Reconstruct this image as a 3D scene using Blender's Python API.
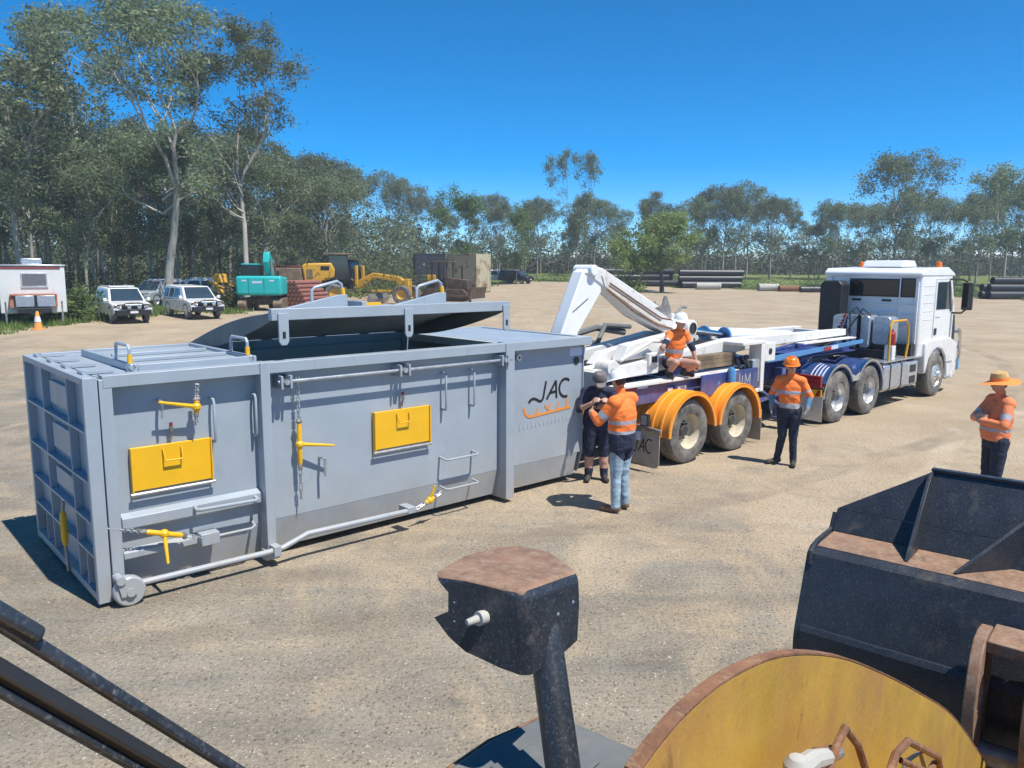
import bpy, bmesh, math, random
import numpy as np
from mathutils import Vector, Matrix, Euler, noise as mnoise
for o in list(bpy.data.objects): bpy.data.objects.remove(o, do_unlink=True)
S = bpy.context.scene
COL = S.collection
R = math.radians
PI = math.pi
random.seed(7)

# ------------------------------------------------------------------ camera
F_PX, PITCH, ROLL, CAM_H = 783.1, .1481, .0054, 3.1
cd = bpy.data.cameras.new('camera'); cam = bpy.data.objects.new('camera', cd); COL.objects.link(cam)
cam.location = (0, 0, CAM_H)
cam.rotation_euler = (Matrix.Rotation(PI/2-PITCH, 3, 'X') @ Matrix.Rotation(ROLL, 3, 'Z')).to_euler()
cd.sensor_width = 36; cd.lens = F_PX*36/1024; cd.clip_start = .05; cd.clip_end = 6000
S.camera = cam
# ------------------------------------------------------------------ sky, sun, exposure
SUNV = Vector((.402, -.310, 1)).normalized()
W = bpy.data.worlds.new('World'); S.world = W; W.use_nodes = True
wn = W.node_tree.nodes; wl = W.node_tree.links; wn.clear()
sky = wn.new('ShaderNodeTexSky'); sky.sky_type = 'NISHITA'; sky.sun_disc = False
sky.sun_elevation = math.asin(SUNV.z); sky.sun_rotation = math.atan2(SUNV.x, SUNV.y)
sky.air_density = .48; sky.dust_density = 0; sky.ozone_density = 1.8; sky.altitude = 50
hsv = wn.new('ShaderNodeHueSaturation'); hsv.inputs['Saturation'].default_value = 1.55; hsv.inputs['Hue'].default_value = .495
bg = wn.new('ShaderNodeBackground'); bg.inputs['Strength'].default_value = .15
wo = wn.new('ShaderNodeOutputWorld')
wl.new(sky.outputs[0], hsv.inputs['Color']); wl.new(hsv.outputs[0], bg.inputs[0]); wl.new(bg.outputs[0], wo.inputs[0])
sl = bpy.data.lights.new('sun', 'SUN'); sl.energy = 4.6; sl.angle = R(.53); sl.color = (1, .955, .88)
sun = bpy.data.objects.new('sun', sl); COL.objects.link(sun)
sun.rotation_euler = SUNV.to_track_quat('Z', 'Y').to_euler(); sun.location = (0, 0, 40)
S.view_settings.view_transform = 'Standard'; S.view_settings.look = 'None'
S.view_settings.exposure = 0.52; S.view_settings.gamma = 1; S.view_settings.use_curve_mapping = False
S.render.engine = 'CYCLES'
S.cycles.max_bounces = 6; S.cycles.diffuse_bounces = 3; S.cycles.glossy_bounces = 3; S.cycles.transmission_bounces = 3; S.cycles.volume_bounces = 0; S.cycles.adaptive_threshold = .02

# ------------------------------------------------------------------ pixels to the ground, terrain
def ray(px, py):
    X = px-512; Y = py-384; c, s = math.cos(ROLL), math.sin(ROLL)
    x = (X*c+Y*s)/F_PX; up = -(-X*s+Y*c)/F_PX
    c, s = math.cos(PITCH), math.sin(PITCH)
    return Vector((x, c+up*s, -s+up*c))
def gz(x, y): return .007*min(max(y-25, 0), 65)+.02*min(max(y-90, 0), 70)
def gp(px, py):                                   # where the view ray meets the terrain
    r = ray(px, py); t = 1.
    for _ in range(60):
        P = r*t; dz = CAM_H+P.z-gz(P.x, P.y)
        t += dz/(-r.z+.021) if r.z < 0 else 5
    P = r*t; return Vector((P.x, P.y, gz(P.x, P.y)))
def gd(px, d):                                    # a bearing from the picture, a distance, on the terrain
    r = ray(px, 268); t = d/r.y; return Vector((r.x*t, d, gz(r.x*t, d)))
def z_at(px, py, d):                              # height of a pixel's ray at depth d
    r = ray(px, py); return CAM_H+r.z*d/r.y

# ------------------------------------------------------------------ mesh helper
class MB:
    def __init__(s, off=(0, 0, 0)): s.v = []; s.f = []; s.mi = []; s.o = Vector(off); s.cur = 0
    def add(s, vs, fs):
        b = len(s.v); s.v += [tuple(Vector(p)+s.o) for p in vs]
        s.f += [tuple(b+i for i in f) for f in fs]; s.mi += [s.cur]*len(fs); return s
    def m(s, i): s.cur = i; return s
    def hexa(s, p): return s.add(p, [(0,3,2,1),(4,5,6,7),(0,1,5,4),(1,2,6,5),(2,3,7,6),(3,0,4,7)])
    def box(s, x0, x1, y0, y1, z0, z1):
        return s.hexa([(x0,y0,z0),(x1,y0,z0),(x1,y1,z0),(x0,y1,z0),(x0,y0,z1),(x1,y0,z1),(x1,y1,z1),(x0,y1,z1)])
    def bar(s, p, q, w, h, up=(0,0,1)):
        p = Vector(p); q = Vector(q); d = (q-p).normalized(); up = Vector(up)
        if abs(d.dot(up)) > .98: up = Vector((1,0,0)) if abs(d.x) < .9 else Vector((0,1,0))
        a = d.cross(up).normalized()*w/2; b = a.cross(d).normalized()*h/2
        return s.hexa([p-a-b, p+a-b, p+a+b, p-a+b, q-a-b, q+a-b, q+a+b, q-a+b])
    def tube(s, pts, r, n=8, cap=True, closed=False):
        P = [Vector(p) for p in pts]; k = len(P); vs = []; fs = []
        rs = r if isinstance(r, (list, tuple)) else [r]*k
        ref = None
        for i, p in enumerate(P):
            if closed: t = P[(i+1) % k]-P[i-1]
            else: t = P[min(i+1, k-1)]-P[max(i-1, 0)]
            t.normalize()
            if ref is None:
                ref = Vector((0,0,1)) if abs(t.z) < .9 else Vector((1,0,0))
            a = (ref-t*ref.dot(t)).normalized(); b = t.cross(a); ref = a
            for j in range(n):
                th = 2*PI*j/n; vs.append(p+(a*math.cos(th)+b*math.sin(th))*rs[i])
        for i in range(k if closed else k-1):
            for j in range(n):
                i2 = (i+1) % k
                fs.append((i*n+j, i*n+(j+1) % n, i2*n+(j+1) % n, i2*n+j))
        if cap and not closed: fs += [tuple(range(n))[::-1], tuple((k-1)*n+j for j in range(n))]
        return s.add(vs, fs)
    def cyl(s, p, q, r, r2=None, n=16): return s.tube([p, q], [r, r if r2 is None else r2], n)
    def prism(s, poly, ax, d0, d1):
        def mk(a, b, d): return {'x': (d, a, b), 'y': (a, d, b), 'z': (a, b, d)}[ax]
        n = len(poly)
        vs = [mk(a, b, d0) for a, b in poly]+[mk(a, b, d1) for a, b in poly]
        fs = [tuple(range(n)), tuple(range(n, 2*n))[::-1]]+[(i, (i+1) % n, n+(i+1) % n, n+i) for i in range(n)]
        return s.add(vs, fs)
    def lathe(s, prof, c=(0,0,0), ax='z', n=24, a0=0, a1=2*PI):
        c = Vector(c); full = abs(a1-a0) > 6.2; k = n if full else n+1; vs = []; fs = []; L = len(prof)
        for i in range(k):
            th = a0+(a1-a0)*i/n; ct, st = math.cos(th), math.sin(th)
            for r, h in prof:
                vs.append(c+Vector({'z': (r*ct, r*st, h), 'y': (r*ct, h, r*st), 'x': (h, r*ct, r*st)}[ax]))
        for i in range(n):
            i2 = (i+1) % k
            for j in range(L-1): fs.append((i*L+j, i2*L+j, i2*L+j+1, i*L+j+1))
        return s.add(vs, fs)
    def ball(s, c, r, sc=(1,1,1), n=12):
        c = Vector(c); m = n//2; vs = []; fs = []
        for i in range(m+1):
            ph = PI*i/m
            for j in range(n):
                th = 2*PI*j/n
                vs.append(c+Vector((r*sc[0]*math.sin(ph)*math.cos(th), r*sc[1]*math.sin(ph)*math.sin(th), r*sc[2]*math.cos(ph))))
        for i in range(m):
            for j in range(n): fs.append((i*n+j, i*n+(j+1) % n, (i+1)*n+(j+1) % n, (i+1)*n+j))
        return s.add(vs, fs)
    def sheet(s, fn, nu, nv, th=None):            # grid surface, fn(u,v) with u,v in 0..1; th = thickness along -normal-ish z
        vs = [fn(i/nu, j/nv) for i in range(nu+1) for j in range(nv+1)]; w = nv+1
        fs = [(i*w+j, (i+1)*w+j, (i+1)*w+j+1, i*w+j+1) for i in range(nu) for j in range(nv)]
        return s.add(vs, fs)
    def build(s, name, mat, parent=None, bevel=0, solid=0, ang=32, seg=2):
        me = bpy.data.meshes.new(name); bm = bmesh.new()
        bv = [bm.verts.new(p) for p in s.v]
        for f, mi in zip(s.f, s.mi):
            try: q = bm.faces.new([bv[i] for i in f]); q.material_index = mi; q.smooth = True
            except ValueError: pass
        bmesh.ops.remove_doubles(bm, verts=bm.verts, dist=1e-6)
        bmesh.ops.recalc_face_normals(bm, faces=bm.faces)
        bm.to_mesh(me); bm.free()
        me.set_sharp_from_angle(angle=R(ang))
        for m in (mat if isinstance(mat, (list, tuple)) else [mat]): me.materials.append(m)
        o = bpy.data.objects.new(name, me); COL.objects.link(o)
        if parent: o.parent = parent
        if solid:
            d = o.modifiers.new('solid', 'SOLIDIFY'); d.thickness = solid; d.offset = 0
        if bevel:
            d = o.modifiers.new('bevel', 'BEVEL'); d.width = bevel; d.segments = seg; d.limit_method = 'ANGLE'; d.angle_limit = R(40)
        return o
def tag(o, label=None, cat=None, group=None, kind=None):
    if label: o['label'] = label
    if cat: o['category'] = cat
    if group: o['group'] = group
    if kind: o['kind'] = kind
    return o
def thing(name, label, cat, loc=(0,0,0), rz=0, group=None):
    o = bpy.data.objects.new(name, None); COL.objects.link(o); o.empty_display_size = .2
    o.location = loc; o.rotation_euler = (0, 0, rz); return tag(o, label, cat, group)
def copy_tree(o, parent=None):
    c = o.copy(); COL.objects.link(c); c.parent = parent
    for ch in o.children: copy_tree(ch, c)
    return c
def text(body, size, loc, rot, mat, parent, name='lettering', ext=.002, shear=0, font_w=0, sx=1):
    cu = bpy.data.curves.new(name, 'FONT'); cu.body = body; cu.size = size; cu.extrude = ext; cu.shear = shear; cu.offset = font_w
    cu.align_x = 'CENTER'; cu.align_y = 'CENTER'; cu.resolution_u = 3
    t = bpy.data.objects.new('tmp', cu); COL.objects.link(t); bpy.context.view_layer.update()
    me = bpy.data.meshes.new_from_object(t.evaluated_get(bpy.context.evaluated_depsgraph_get())); me.name = name
    bpy.data.objects.remove(t); bpy.data.curves.remove(cu)
    me.materials.clear(); me.materials.append(mat)
    o = bpy.data.objects.new(name, me); COL.objects.link(o); o.parent = parent
    o.location = loc; o.rotation_euler = rot; o.scale = (sx, 1, 1); return o
def fast_mesh(name, V, Fq, mats, smooth=False):   # numpy verts (n,3), faces (m,k)
    me = bpy.data.meshes.new(name); n, k = Fq.shape
    me.vertices.add(len(V)); me.vertices.foreach_set('co', np.ascontiguousarray(V, np.float32).ravel())
    me.loops.add(n*k); me.loops.foreach_set('vertex_index', np.ascontiguousarray(Fq, np.int32).ravel())
    me.polygons.add(n); me.polygons.foreach_set('loop_start', np.arange(0, n*k, k, dtype=np.int32))
    me.polygons.foreach_set('loop_total', np.full(n, k, np.int32))
    if smooth: me.polygons.foreach_set('use_smooth', np.ones(n, bool))
    me.update(calc_edges=True)
    for m in mats: me.materials.append(m)
    return me
def link(name, me, parent=None, loc=None):
    o = bpy.data.objects.new(name, me); COL.objects.link(o); o.parent = parent
    if loc is not None: o.location = loc
    return o

# ------------------------------------------------------------------ materials
def mat(name, col, rough=.5, metal=0, var=.12, scale=5, bump=0, bscale=60, dirt=None, spec=.5, coat=0, rnd=0, zdust=None):
    m = bpy.data.materials.new(name); m.use_nodes = True; nt = m.node_tree; N = nt.nodes; L = nt.links
    b = N['Principled BSDF']; tc = N.new('ShaderNodeTexCoord')
    def noise(sc, det=5, ro=.6, st=None):
        n = N.new('ShaderNodeTexNoise'); n.inputs['Scale'].default_value = sc; n.inputs['Detail'].default_value = det
        n.inputs['Roughness'].default_value = ro
        if st:
            mp = N.new('ShaderNodeMapping'); mp.inputs['Scale'].default_value = st; L.new(tc.outputs['Object'], mp.inputs[0]); L.new(mp.outputs[0], n.inputs['Vector'])
        else: L.new(tc.outputs['Object'], n.inputs['Vector'])
        return n
    def ramp(src, a, c0, d, c1):
        r = N.new('ShaderNodeValToRGB'); e = r.color_ramp.elements
        e[0].position = a; e[0].color = (*c0, 1); e[1].position = d; e[1].color = (*c1, 1); L.new(src, r.inputs[0]); return r
    n1 = noise(scale)
    lo = tuple(c*(1-var) for c in col); hi = tuple(min(c*(1+var), 1) for c in col)
    out = ramp(n1.outputs[0], .3, lo, .7, hi).outputs[0]
    def mix(fac, a, c, bl='MIX'):
        x = N.new('ShaderNodeMix'); x.data_type = 'RGBA'; x.blend_type = bl
        if isinstance(fac, float): x.inputs[0].default_value = fac
        else: L.new(fac, x.inputs[0])
        L.new(a, x.inputs[6])
        if isinstance(c, tuple): x.inputs[7].default_value = (*c, 1)
        else: L.new(c, x.inputs[7])
        return x.outputs[2]
    rr = ramp(noise(scale*2.3, 6).outputs[0], .3, (rough*.8,)*3, .75, (min(rough*1.2, 1),)*3).outputs[0]
    for dcol, lo_, hi_, sc, st in (dirt or []):
        f = ramp(noise(sc, 8, .7, st).outputs[0], lo_, (0,0,0), hi_, (1,1,1)).outputs[0]
        out = mix(f, out, dcol)
        x = N.new('ShaderNodeMath'); x.operation = 'MAXIMUM'; y = N.new('ShaderNodeMath'); y.operation = 'MULTIPLY'; y.inputs[1].default_value = .85
        L.new(f, y.inputs[0]); L.new(rr, x.inputs[0]); L.new(y.outputs[0], x.inputs[1]); rr = x.outputs[0]
    if zdust:                                        # road dust thrown up over the lower part
        z0, z1, amt = zdust; sx = N.new('ShaderNodeSeparateXYZ'); L.new(tc.outputs['Object'], sx.inputs[0])
        mr = N.new('ShaderNodeMapRange'); L.new(sx.outputs[2], mr.inputs[0]); mr.inputs[1].default_value = z0; mr.inputs[2].default_value = z1; mr.inputs[3].default_value = 0; mr.inputs[4].default_value = amt
        x = N.new('ShaderNodeMath'); x.operation = 'MULTIPLY'; L.new(mr.outputs[0], x.inputs[0]); L.new(ramp(noise(7, 8, .75, (1, 1, .6)).outputs[0], .36, (0,0,0), .62, (1,1,1)).outputs[0], x.inputs[1])
        out = mix(x.outputs[0], out, (.40, .325, .235))
    if rnd:
        oi = N.new('ShaderNodeObjectInfo'); h = N.new('ShaderNodeHueSaturation')
        mr = N.new('ShaderNodeMapRange'); mr.inputs[3].default_value = 1-rnd; mr.inputs[4].default_value = 1+rnd
        L.new(oi.outputs['Random'], mr.inputs[0]); L.new(mr.outputs[0], h.inputs['Value']); L.new(out, h.inputs['Color']); out = h.outputs[0]
    L.new(out, b.inputs['Base Color']); L.new(rr, b.inputs['Roughness'])
    b.inputs['Metallic'].default_value = metal; b.inputs['Specular IOR Level'].default_value = spec; b.inputs['Coat Weight'].default_value = coat
    if bump:
        bn = N.new('ShaderNodeBump'); bn.inputs['Strength'].default_value = bump; bn.inputs['Distance'].default_value = .02
        L.new(noise(bscale, 6).outputs[0], bn.inputs['Height']); L.new(bn.outputs[0], b.inputs['Normal'])
    return m
DUST = (.36, .28, .19); RUST = (.21, .085, .038)
M = {}
M['bin'] = mat('bin_grey_paint', (.318, .368, .415), .40, var=.07, scale=2.2, dirt=[((.38, .40, .40), .58, .85, 3.5, (1,1,.35)), ((.23, .26, .28), .60, .80, 9, (1,1,.25)), ((.30, .25, .19), .66, .80, 1.6, (1,1,.5)), ((.42, .47, .52), .70, .78, 38, None)], bump=.16, bscale=1.7, zdust=(1.0, .05, .55))
M['bin_in'] = mat('bin_inner_primer', (.50, .52, .49), .75, var=.15, scale=1.4, dirt=[((.46, .43, .36), .56, .74, 2.2, None)])
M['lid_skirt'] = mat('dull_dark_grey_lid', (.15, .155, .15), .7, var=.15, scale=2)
M['bin_dark'] = mat('bin_hopper_grey', (.36, .395, .42), .6, var=.12, scale=3, dirt=[((.40, .36, .30), .52, .8, 4, None)], zdust=(.6, .05, .6))
M['yellow'] = mat('safety_yellow_paint', (.80, .44, .012), .38, var=.06, scale=3, dirt=[((.45, .25, .03), .66, .82, 7, None)])
M['galv'] = mat('galvanised_steel', (.50, .52, .54), .36, metal=.7, var=.2, scale=14)
M['steel'] = mat('bare_steel', (.32, .30, .28), .5, metal=.6, var=.3, scale=12, dirt=[(RUST, .58, .75, 14, None)])
M['chrome'] = mat('bright_chrome', (.62, .64, .66), .16, metal=1, var=.08, scale=6, dirt=[((.38, .35, .31), .56, .78, 7, None)])
M['alloy'] = mat('polished_alloy', (.60, .60, .60), .38, metal=.7, var=.12, scale=9, dirt=[((.40, .36, .30), .52, .76, 8, None)])
M['white'] = mat('white_truck_paint', (.76, .77, .77), .28, var=.03, scale=2, coat=.3, dirt=[((.58, .53, .46), .60, .92, 3, None), ((.45, .40, .34), .66, .80, 9, (1,1,.3))], zdust=(2.0, .5, .5))
M['white_d'] = mat('grimy_white_paint', (.70, .69, .66), .45, var=.08, scale=4, dirt=[((.42, .36, .28), .52, .72, 4, None), ((.12, .09, .07), .66, .78, 11, None)])
M['blue'] = mat('deep_blue_paint', (.018, .045, .20), .35, var=.2, scale=4, dirt=[(DUST, .58, .9, 3.5, None)], zdust=(1.5, .4, .5))
M['blue_c'] = mat('polished_blue_guard', (.07, .13, .32), .18, metal=.55, var=.15, scale=4, dirt=[((.30, .26, .2), .60, .9, 4, None)])
M['blue_l'] = mat('light_blue_stripe', (.07, .23, .46), .4, var=.1, scale=5)
M['orange'] = mat('orange_guard_plastic', (.92, .315, .012), .42, var=.05, scale=3, dirt=[((.66, .32, .10), .56, .88, 5, None)], zdust=(1.1, .3, .4))
M['rubber'] = mat('tyre_rubber', (.058, .054, .050), .85, var=.25, scale=10, dirt=[((.27, .245, .21), .36, .70, 4, None)], bump=.15, bscale=50)
M['rim'] = mat('cream_wheel_paint', (.52, .46, .34), .55, var=.15, scale=6, dirt=[((.25, .19, .13), .55, .75, 8, None)])
M['hub'] = mat('dark_hub', (.05, .045, .04), .6, var=.3, scale=12)
M['black'] = mat('black_plastic', (.018, .018, .02), .5, var=.2, scale=6, dirt=[((.09, .08, .07), .58, .85, 7, None)])
M['glass'] = mat('dark_glass', (.012, .015, .018), .07, var=.1, scale=2, spec=.8)
M['glass_b'] = mat('windscreen_glass', (.03, .05, .065), .06, var=.2, scale=3, spec=.9)
M['red'] = mat('red_reflector', (.30, .015, .015), .3, var=.1)
M['redw'] = mat('faded_red_paint', (.23, .06, .055), .5, var=.15)
M['amber'] = mat('amber_lens', (.75, .16, .015), .25, var=.1)
M['ink'] = mat('black_vinyl_print', (.012, .012, .014), .5, var=.1)
M['ink_o'] = mat('orange_vinyl_print', (.72, .27, .06), .5, var=.06)
M['ink_g'] = mat('grey_vinyl_print', (.36, .40, .45), .5, var=.05)
M['sticker'] = mat('white_sticker', (.56, .60, .74), .4, var=.05)
M['flap'] = mat('dusty_mudflap_rubber', (.36, .315, .265), .8, var=.15, scale=8)
M['teal'] = mat('teal_machine_paint', (.02, .42, .40), .4, var=.08, scale=3)
M['cat'] = mat('machine_yellow_paint', (.62, .33, .025), .5, var=.1, scale=2, dirt=[((.30, .19, .08), .55, .8, 3, None)])
M['machine'] = mat('weathered_machine_steel', (.16, .115, .07), .7, var=.3, scale=3, dirt=[((.32, .21, .11), .5, .75, 3, None)])
M['bark'] = mat('pale_gum_bark', (.30, .265, .22), .85, var=.35, scale=1.1, dirt=[((.11, .09, .075), .55, .70, 1.6, (1,1,.25))], rnd=.3)
M['bark_w'] = mat('white_gum_bark', (.36, .33, .285), .8, var=.25, scale=.9, dirt=[((.14, .115, .10), .56, .68, 1.3, (1,1,.3))])
M['bark_d'] = mat('rough_dark_bark', (.13, .105, .085), .9, var=.35, scale=2, rnd=.3)
M['pipe_b'] = mat('black_poly_pipe', (.022, .023, .026), .45, var=.2)
M['conc'] = mat('pale_concrete_pipe', (.40, .39, .35), .8, var=.12)
M['paint_black'] = mat('worn_black_paint', (.020, .025, .034), .42, var=.3, scale=5, bump=.08, bscale=70, dirt=[((.105, .115, .13), .52, .74, 110, None), ((.17, .16, .145), .62, .74, 55, None), ((.16, .085, .05), .69, .78, 5, (1,1,.3)), ((.14, .12, .10), .58, .80, 3, None)])
M['rust_dust'] = mat('rusty_dusty_steel', (.235, .135, .085), .85, var=.3, scale=8, bump=.15, bscale=80, dirt=[((.31, .235, .17), .46, .72, 26, None), ((.06, .05, .045), .60, .74, 16, None), ((.14, .085, .055), .54, .70, 7, None)])
M['yellow_rust'] = mat('worn_yellow_rust', (.45, .275, .045), .66, var=.16, scale=4, bump=.12, bscale=70, dirt=[((.36, .185, .065), .44, .70, 2.2, None), ((.40, .30, .07), .55, .75, 30, (1,1,.25)), ((.20, .095, .04), .62, .74, 9, (1,1,.5)), ((.15, .08, .045), .66, .73, 45, None)])
M['rust'] = mat('brown_rust', (.20, .095, .05), .9, var=.35, scale=10, bump=.3, bscale=60, dirt=[((.34, .23, .13), .52, .72, 25, None)])
M['dozer'] = mat('dark_greasy_machine', (.085, .055, .035), .7, var=.35, scale=3, dirt=[((.24, .15, .08), .52, .78, 3, None)])
M['guard_grey'] = mat('dusty_grey_plastic', (.125, .135, .135), .7, var=.1, scale=5, dirt=[((.21, .19, .16), .5, .8, 7, None)])
# ================================================================== ground
def ground_mat():
    m = bpy.data.materials.new('dusty_gravel_ground'); m.use_nodes = True; nt = m.node_tree; N = nt.nodes; L = nt.links
    b = N['Principled BSDF']; g = N.new('ShaderNodeNewGeometry'); pos = g.outputs['Position']
    def noise(sc, det=6, ro=.6, st=None, rot=0, dist=0):
        n = N.new('ShaderNodeTexNoise'); n.inputs['Scale'].default_value = sc; n.inputs['Detail'].default_value = det
        n.inputs['Roughness'].default_value = ro; n.inputs['Distortion'].default_value = dist
        mp = N.new('ShaderNodeMapping'); mp.inputs['Scale'].default_value = st or (1,1,1); mp.inputs['Rotation'].default_value = (0,0,rot)
        L.new(pos, mp.inputs[0]); L.new(mp.outputs[0], n.inputs['Vector']); return n.outputs[0]
    def ramp(src, *st):
        r = N.new('ShaderNodeValToRGB'); e = r.color_ramp.elements
        while len(e) < len(st): e.new(.5)
        for q, (p, c) in zip(e, st): q.position = p; q.color = (*c, 1) if isinstance(c, tuple) else (c, c, c, 1)
        L.new(src, r.inputs[0]); return r.outputs[0]
    def mix(f, a, c, bl='MIX'):
        x = N.new('ShaderNodeMix'); x.data_type = 'RGBA'; x.blend_type = bl
        for s, val in ((0, f), (6, a), (7, c)):
            if isinstance(val, float): x.inputs[s].default_value = val
            elif isinstance(val, tuple): x.inputs[s].default_value = (*val, 1)
            else: L.new(val, x.inputs[s])
        return x.outputs[2]
    def math_(op, a, c):
        x = N.new('ShaderNodeMath'); x.operation = op
        for i, val in enumerate((a, c)):
            if isinstance(val, float): x.inputs[i].default_value = val
            else: L.new(val, x.inputs[i])
        return x.outputs[0]
    sand = ramp(noise(.35, 7, .62), (.30, (.315, .245, .165)), (.52, (.395, .315, .218)), (.72, (.465, .38, .272)))
    grav = ramp(noise(1.1, 7, .65), (.3, (.165, .150, .122)), (.7, (.290, .265, .218)))
    # gravelly surface lies round the bin and the machine, thinning out up the yard
    sp = N.new('ShaderNodeSeparateXYZ'); L.new(pos, sp.inputs[0])
    mr = N.new('ShaderNodeMapRange'); L.new(math_('ADD', sp.outputs[1], math_('MULTIPLY', sp.outputs[0], .9)), mr.inputs[0])
    mr.inputs[1].default_value = 1.; mr.inputs[2].default_value = 17.; mr.inputs[3].default_value = .17; mr.inputs[4].default_value = -.14
    gm = ramp(math_('ADD', noise(.75, 9, .72, (1., .7, 1), .5, .8), mr.outputs[0]), (.41, 0.), (.60, 1.))
    c = mix(gm, sand, grav)
    # graded and driven streaks along the yard
    st = ramp(noise(1.1, 8, .68, (.24, 1.8, 1), -.70, .5), (.40, 0.), (.66, 1.))
    c = mix(math_('MULTIPLY', st, .34), c, (.47, .365, .245))
    st2 = ramp(noise(.5, 6, .6, (1.3, .10, 1), .35, .4), (.50, 0.), (.68, 1.))
    c = mix(math_('MULTIPLY', st2, .14), c, (.25, .20, .145))
    # wheel tracks swept round the yard
    for cx, cy, r0, hw, col, k in ((30., -6., 27.5, .24, (.52, .43, .31), .75), (30., -6., 29.6, .24, (.52, .43, .31), .75), (-16., 40., 33.0, .26, (.22, .18, .135), .60), (-16., 40., 35.2, .26, (.22, .18, .135), .60), (38., 44., 36.5, .3, (.27, .215, .155), .35), (38., 44., 38.6, .3, (.27, .215, .155), .35), (4., -20., 27.0, .22, (.20, .17, .13), .55), (4., -20., 29.1, .22, (.20, .17, .13), .55)):
        vm = N.new('ShaderNodeVectorMath'); vm.operation = 'DISTANCE'; L.new(pos, vm.inputs[0]); vm.inputs[1].default_value = (cx, cy, 0)
        wob = math_('MULTIPLY', noise(.25, 2, .5), .9)
        ab = N.new('ShaderNodeMath'); ab.operation = 'ABSOLUTE'; L.new(math_('SUBTRACT', math_('ADD', vm.outputs['Value'], wob), r0+.45), ab.inputs[0])
        band = ramp(math_('DIVIDE', ab.outputs[0], hw), (.55, 1.), (1., 0.))
        c = mix(math_('MULTIPLY', math_('MULTIPLY', band, ramp(noise(.9, 5, .7), (.38, 0.), (.62, 1.))), k), c, col)
    # white crushed patches
    wp = ramp(noise(.55, 8, .7, None, 1.3), (.62, 0.), (.72, 1.))
    c = mix(math_('MULTIPLY', wp, .55), c, (.58, .53, .44))
    # stones
    vo = N.new('ShaderNodeTexVoronoi'); vo.inputs['Scale'].default_value = 34; L.new(pos, vo.inputs['Vector'])
    vc = N.new('ShaderNodeSeparateColor'); L.new(vo.outputs['Color'], vc.inputs[0])
    stone = math_('MULTIPLY', ramp(vo.outputs['Distance'], (.22, 1.), (.42, 0.)), ramp(vc.outputs[0], (.52, 0.), (.60, 1.)))
    scol = ramp(vc.outputs[1], (0., (.11, .095, .075)), (.55, (.30, .26, .20)), (1., (.56, .53, .46)))
    c = mix(math_('MULTIPLY', stone, math_('ADD', math_('MULTIPLY', gm, .62), .18)), c, scol)
    fine = ramp(noise(30, 8, .85), (.33, .22), (.68, 1.65))
    c = mix(.62, c, mix(1., c, fine, 'MULTIPLY'))
    L.new(c, b.inputs['Base Color']); b.inputs['Roughness'].default_value = .95; b.inputs['Specular IOR Level'].default_value = .2
    h = math_('ADD', math_('MULTIPLY', stone, .5), math_('ADD', noise(22, 6, .7), math_('MULTIPLY', noise(1.2, 5, .6), 2.2)))
    bn = N.new('ShaderNodeBump'); bn.inputs['Strength'].default_value = .8; bn.inputs['Distance'].default_value = .022
    L.new(h, bn.inputs['Height']); L.new(bn.outputs[0], b.inputs['Normal'])
    return m
ys = [-2000, -40, 25, 90, 160, 2600]; xs = [-2600, -200, -40, 0, 40, 200, 2600]
gm_ = MB(); gm_.add([(x, y, gz(x, y)) for y in ys for x in xs], [(j*7+i, j*7+i+1, (j+1)*7+i+1, (j+1)*7+i) for j in range(5) for i in range(6)])
tag(gm_.build('ground', ground_mat()), kind='structure')

# ------------------------------------------------------------------ grass beyond the yard
edge_px = [(-260, 352), (-60, 341), (0, 331), (25, 327), (62, 324), (95, 320), (150, 315), (190, 311), (232, 314), (250, 306), (300, 300), (380, 295), (430, 291),
           (485, 288), (500, 284), (520, 281.5), (560, 281.5), (620, 285), (700, 288), (780, 290.5), (830, 292), (930, 296), (1024, 299.5), (1120, 304), (1500, 325)]
edge = []
for (a, b), (c, d) in zip(edge_px, edge_px[1:]):
    k = max(2, int((c-a)/6))
    for i in range(k):
        t = i/k; p = gp(a+(c-a)*t, b+(d-b)*t); j = 1+.02*mnoise.noise(Vector((a+(c-a)*t, 0, 0))*.06)+.018*mnoise.noise(Vector((a+(c-a)*t, 5, 0))*.25)+random.uniform(-.006, .006)
        edge.append((p.x*j, p.y*j))
def grass_mat():
    m = bpy.data.materials.new('rough_grass'); m.use_nodes = True; nt = m.node_tree; N = nt.nodes; L = nt.links; b = N['Principled BSDF']
    g = N.new('ShaderNodeNewGeometry')
    def nz(sc): n = N.new('ShaderNodeTexNoise'); n.inputs['Scale'].default_value = sc; n.inputs['Detail'].default_value = 6; L.new(g.outputs['Position'], n.inputs['Vector']); return n.outputs[0]
    r = N.new('ShaderNodeValToRGB'); e = r.color_ramp.elements
    for p, c in ((.30, (.08, .14, .03)), (.5, (.13, .21, .045)), (.68, (.22, .23, .08))):
        q = e[0] if p == .30 else (e[1] if p == .68 else e.new(p)); q.position = p; q.color = (*c, 1)
    L.new(nz(.25), r.inputs[0]); L.new(r.outputs[0], b.inputs['Base Color']); b.inputs['Roughness'].default_value = .95; b.inputs['Specular IOR Level'].default_value = .1
    bn = N.new('ShaderNodeBump'); bn.inputs['Strength'].default_value = 1; bn.inputs['Distance'].default_value = .3; L.new(nz(3), bn.inputs['Height']); L.new(bn.outputs[0], b.inputs['Normal'])
    return m
gv = MB(); rows = []
for (x, y) in edge:
    ts = [1., max(90, y+1)/y, max(160, y+2)/y, 2600/y]
    rows.append([(x*t, y*t, gz(x*t, y*t)+.012) for t in ts])
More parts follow.
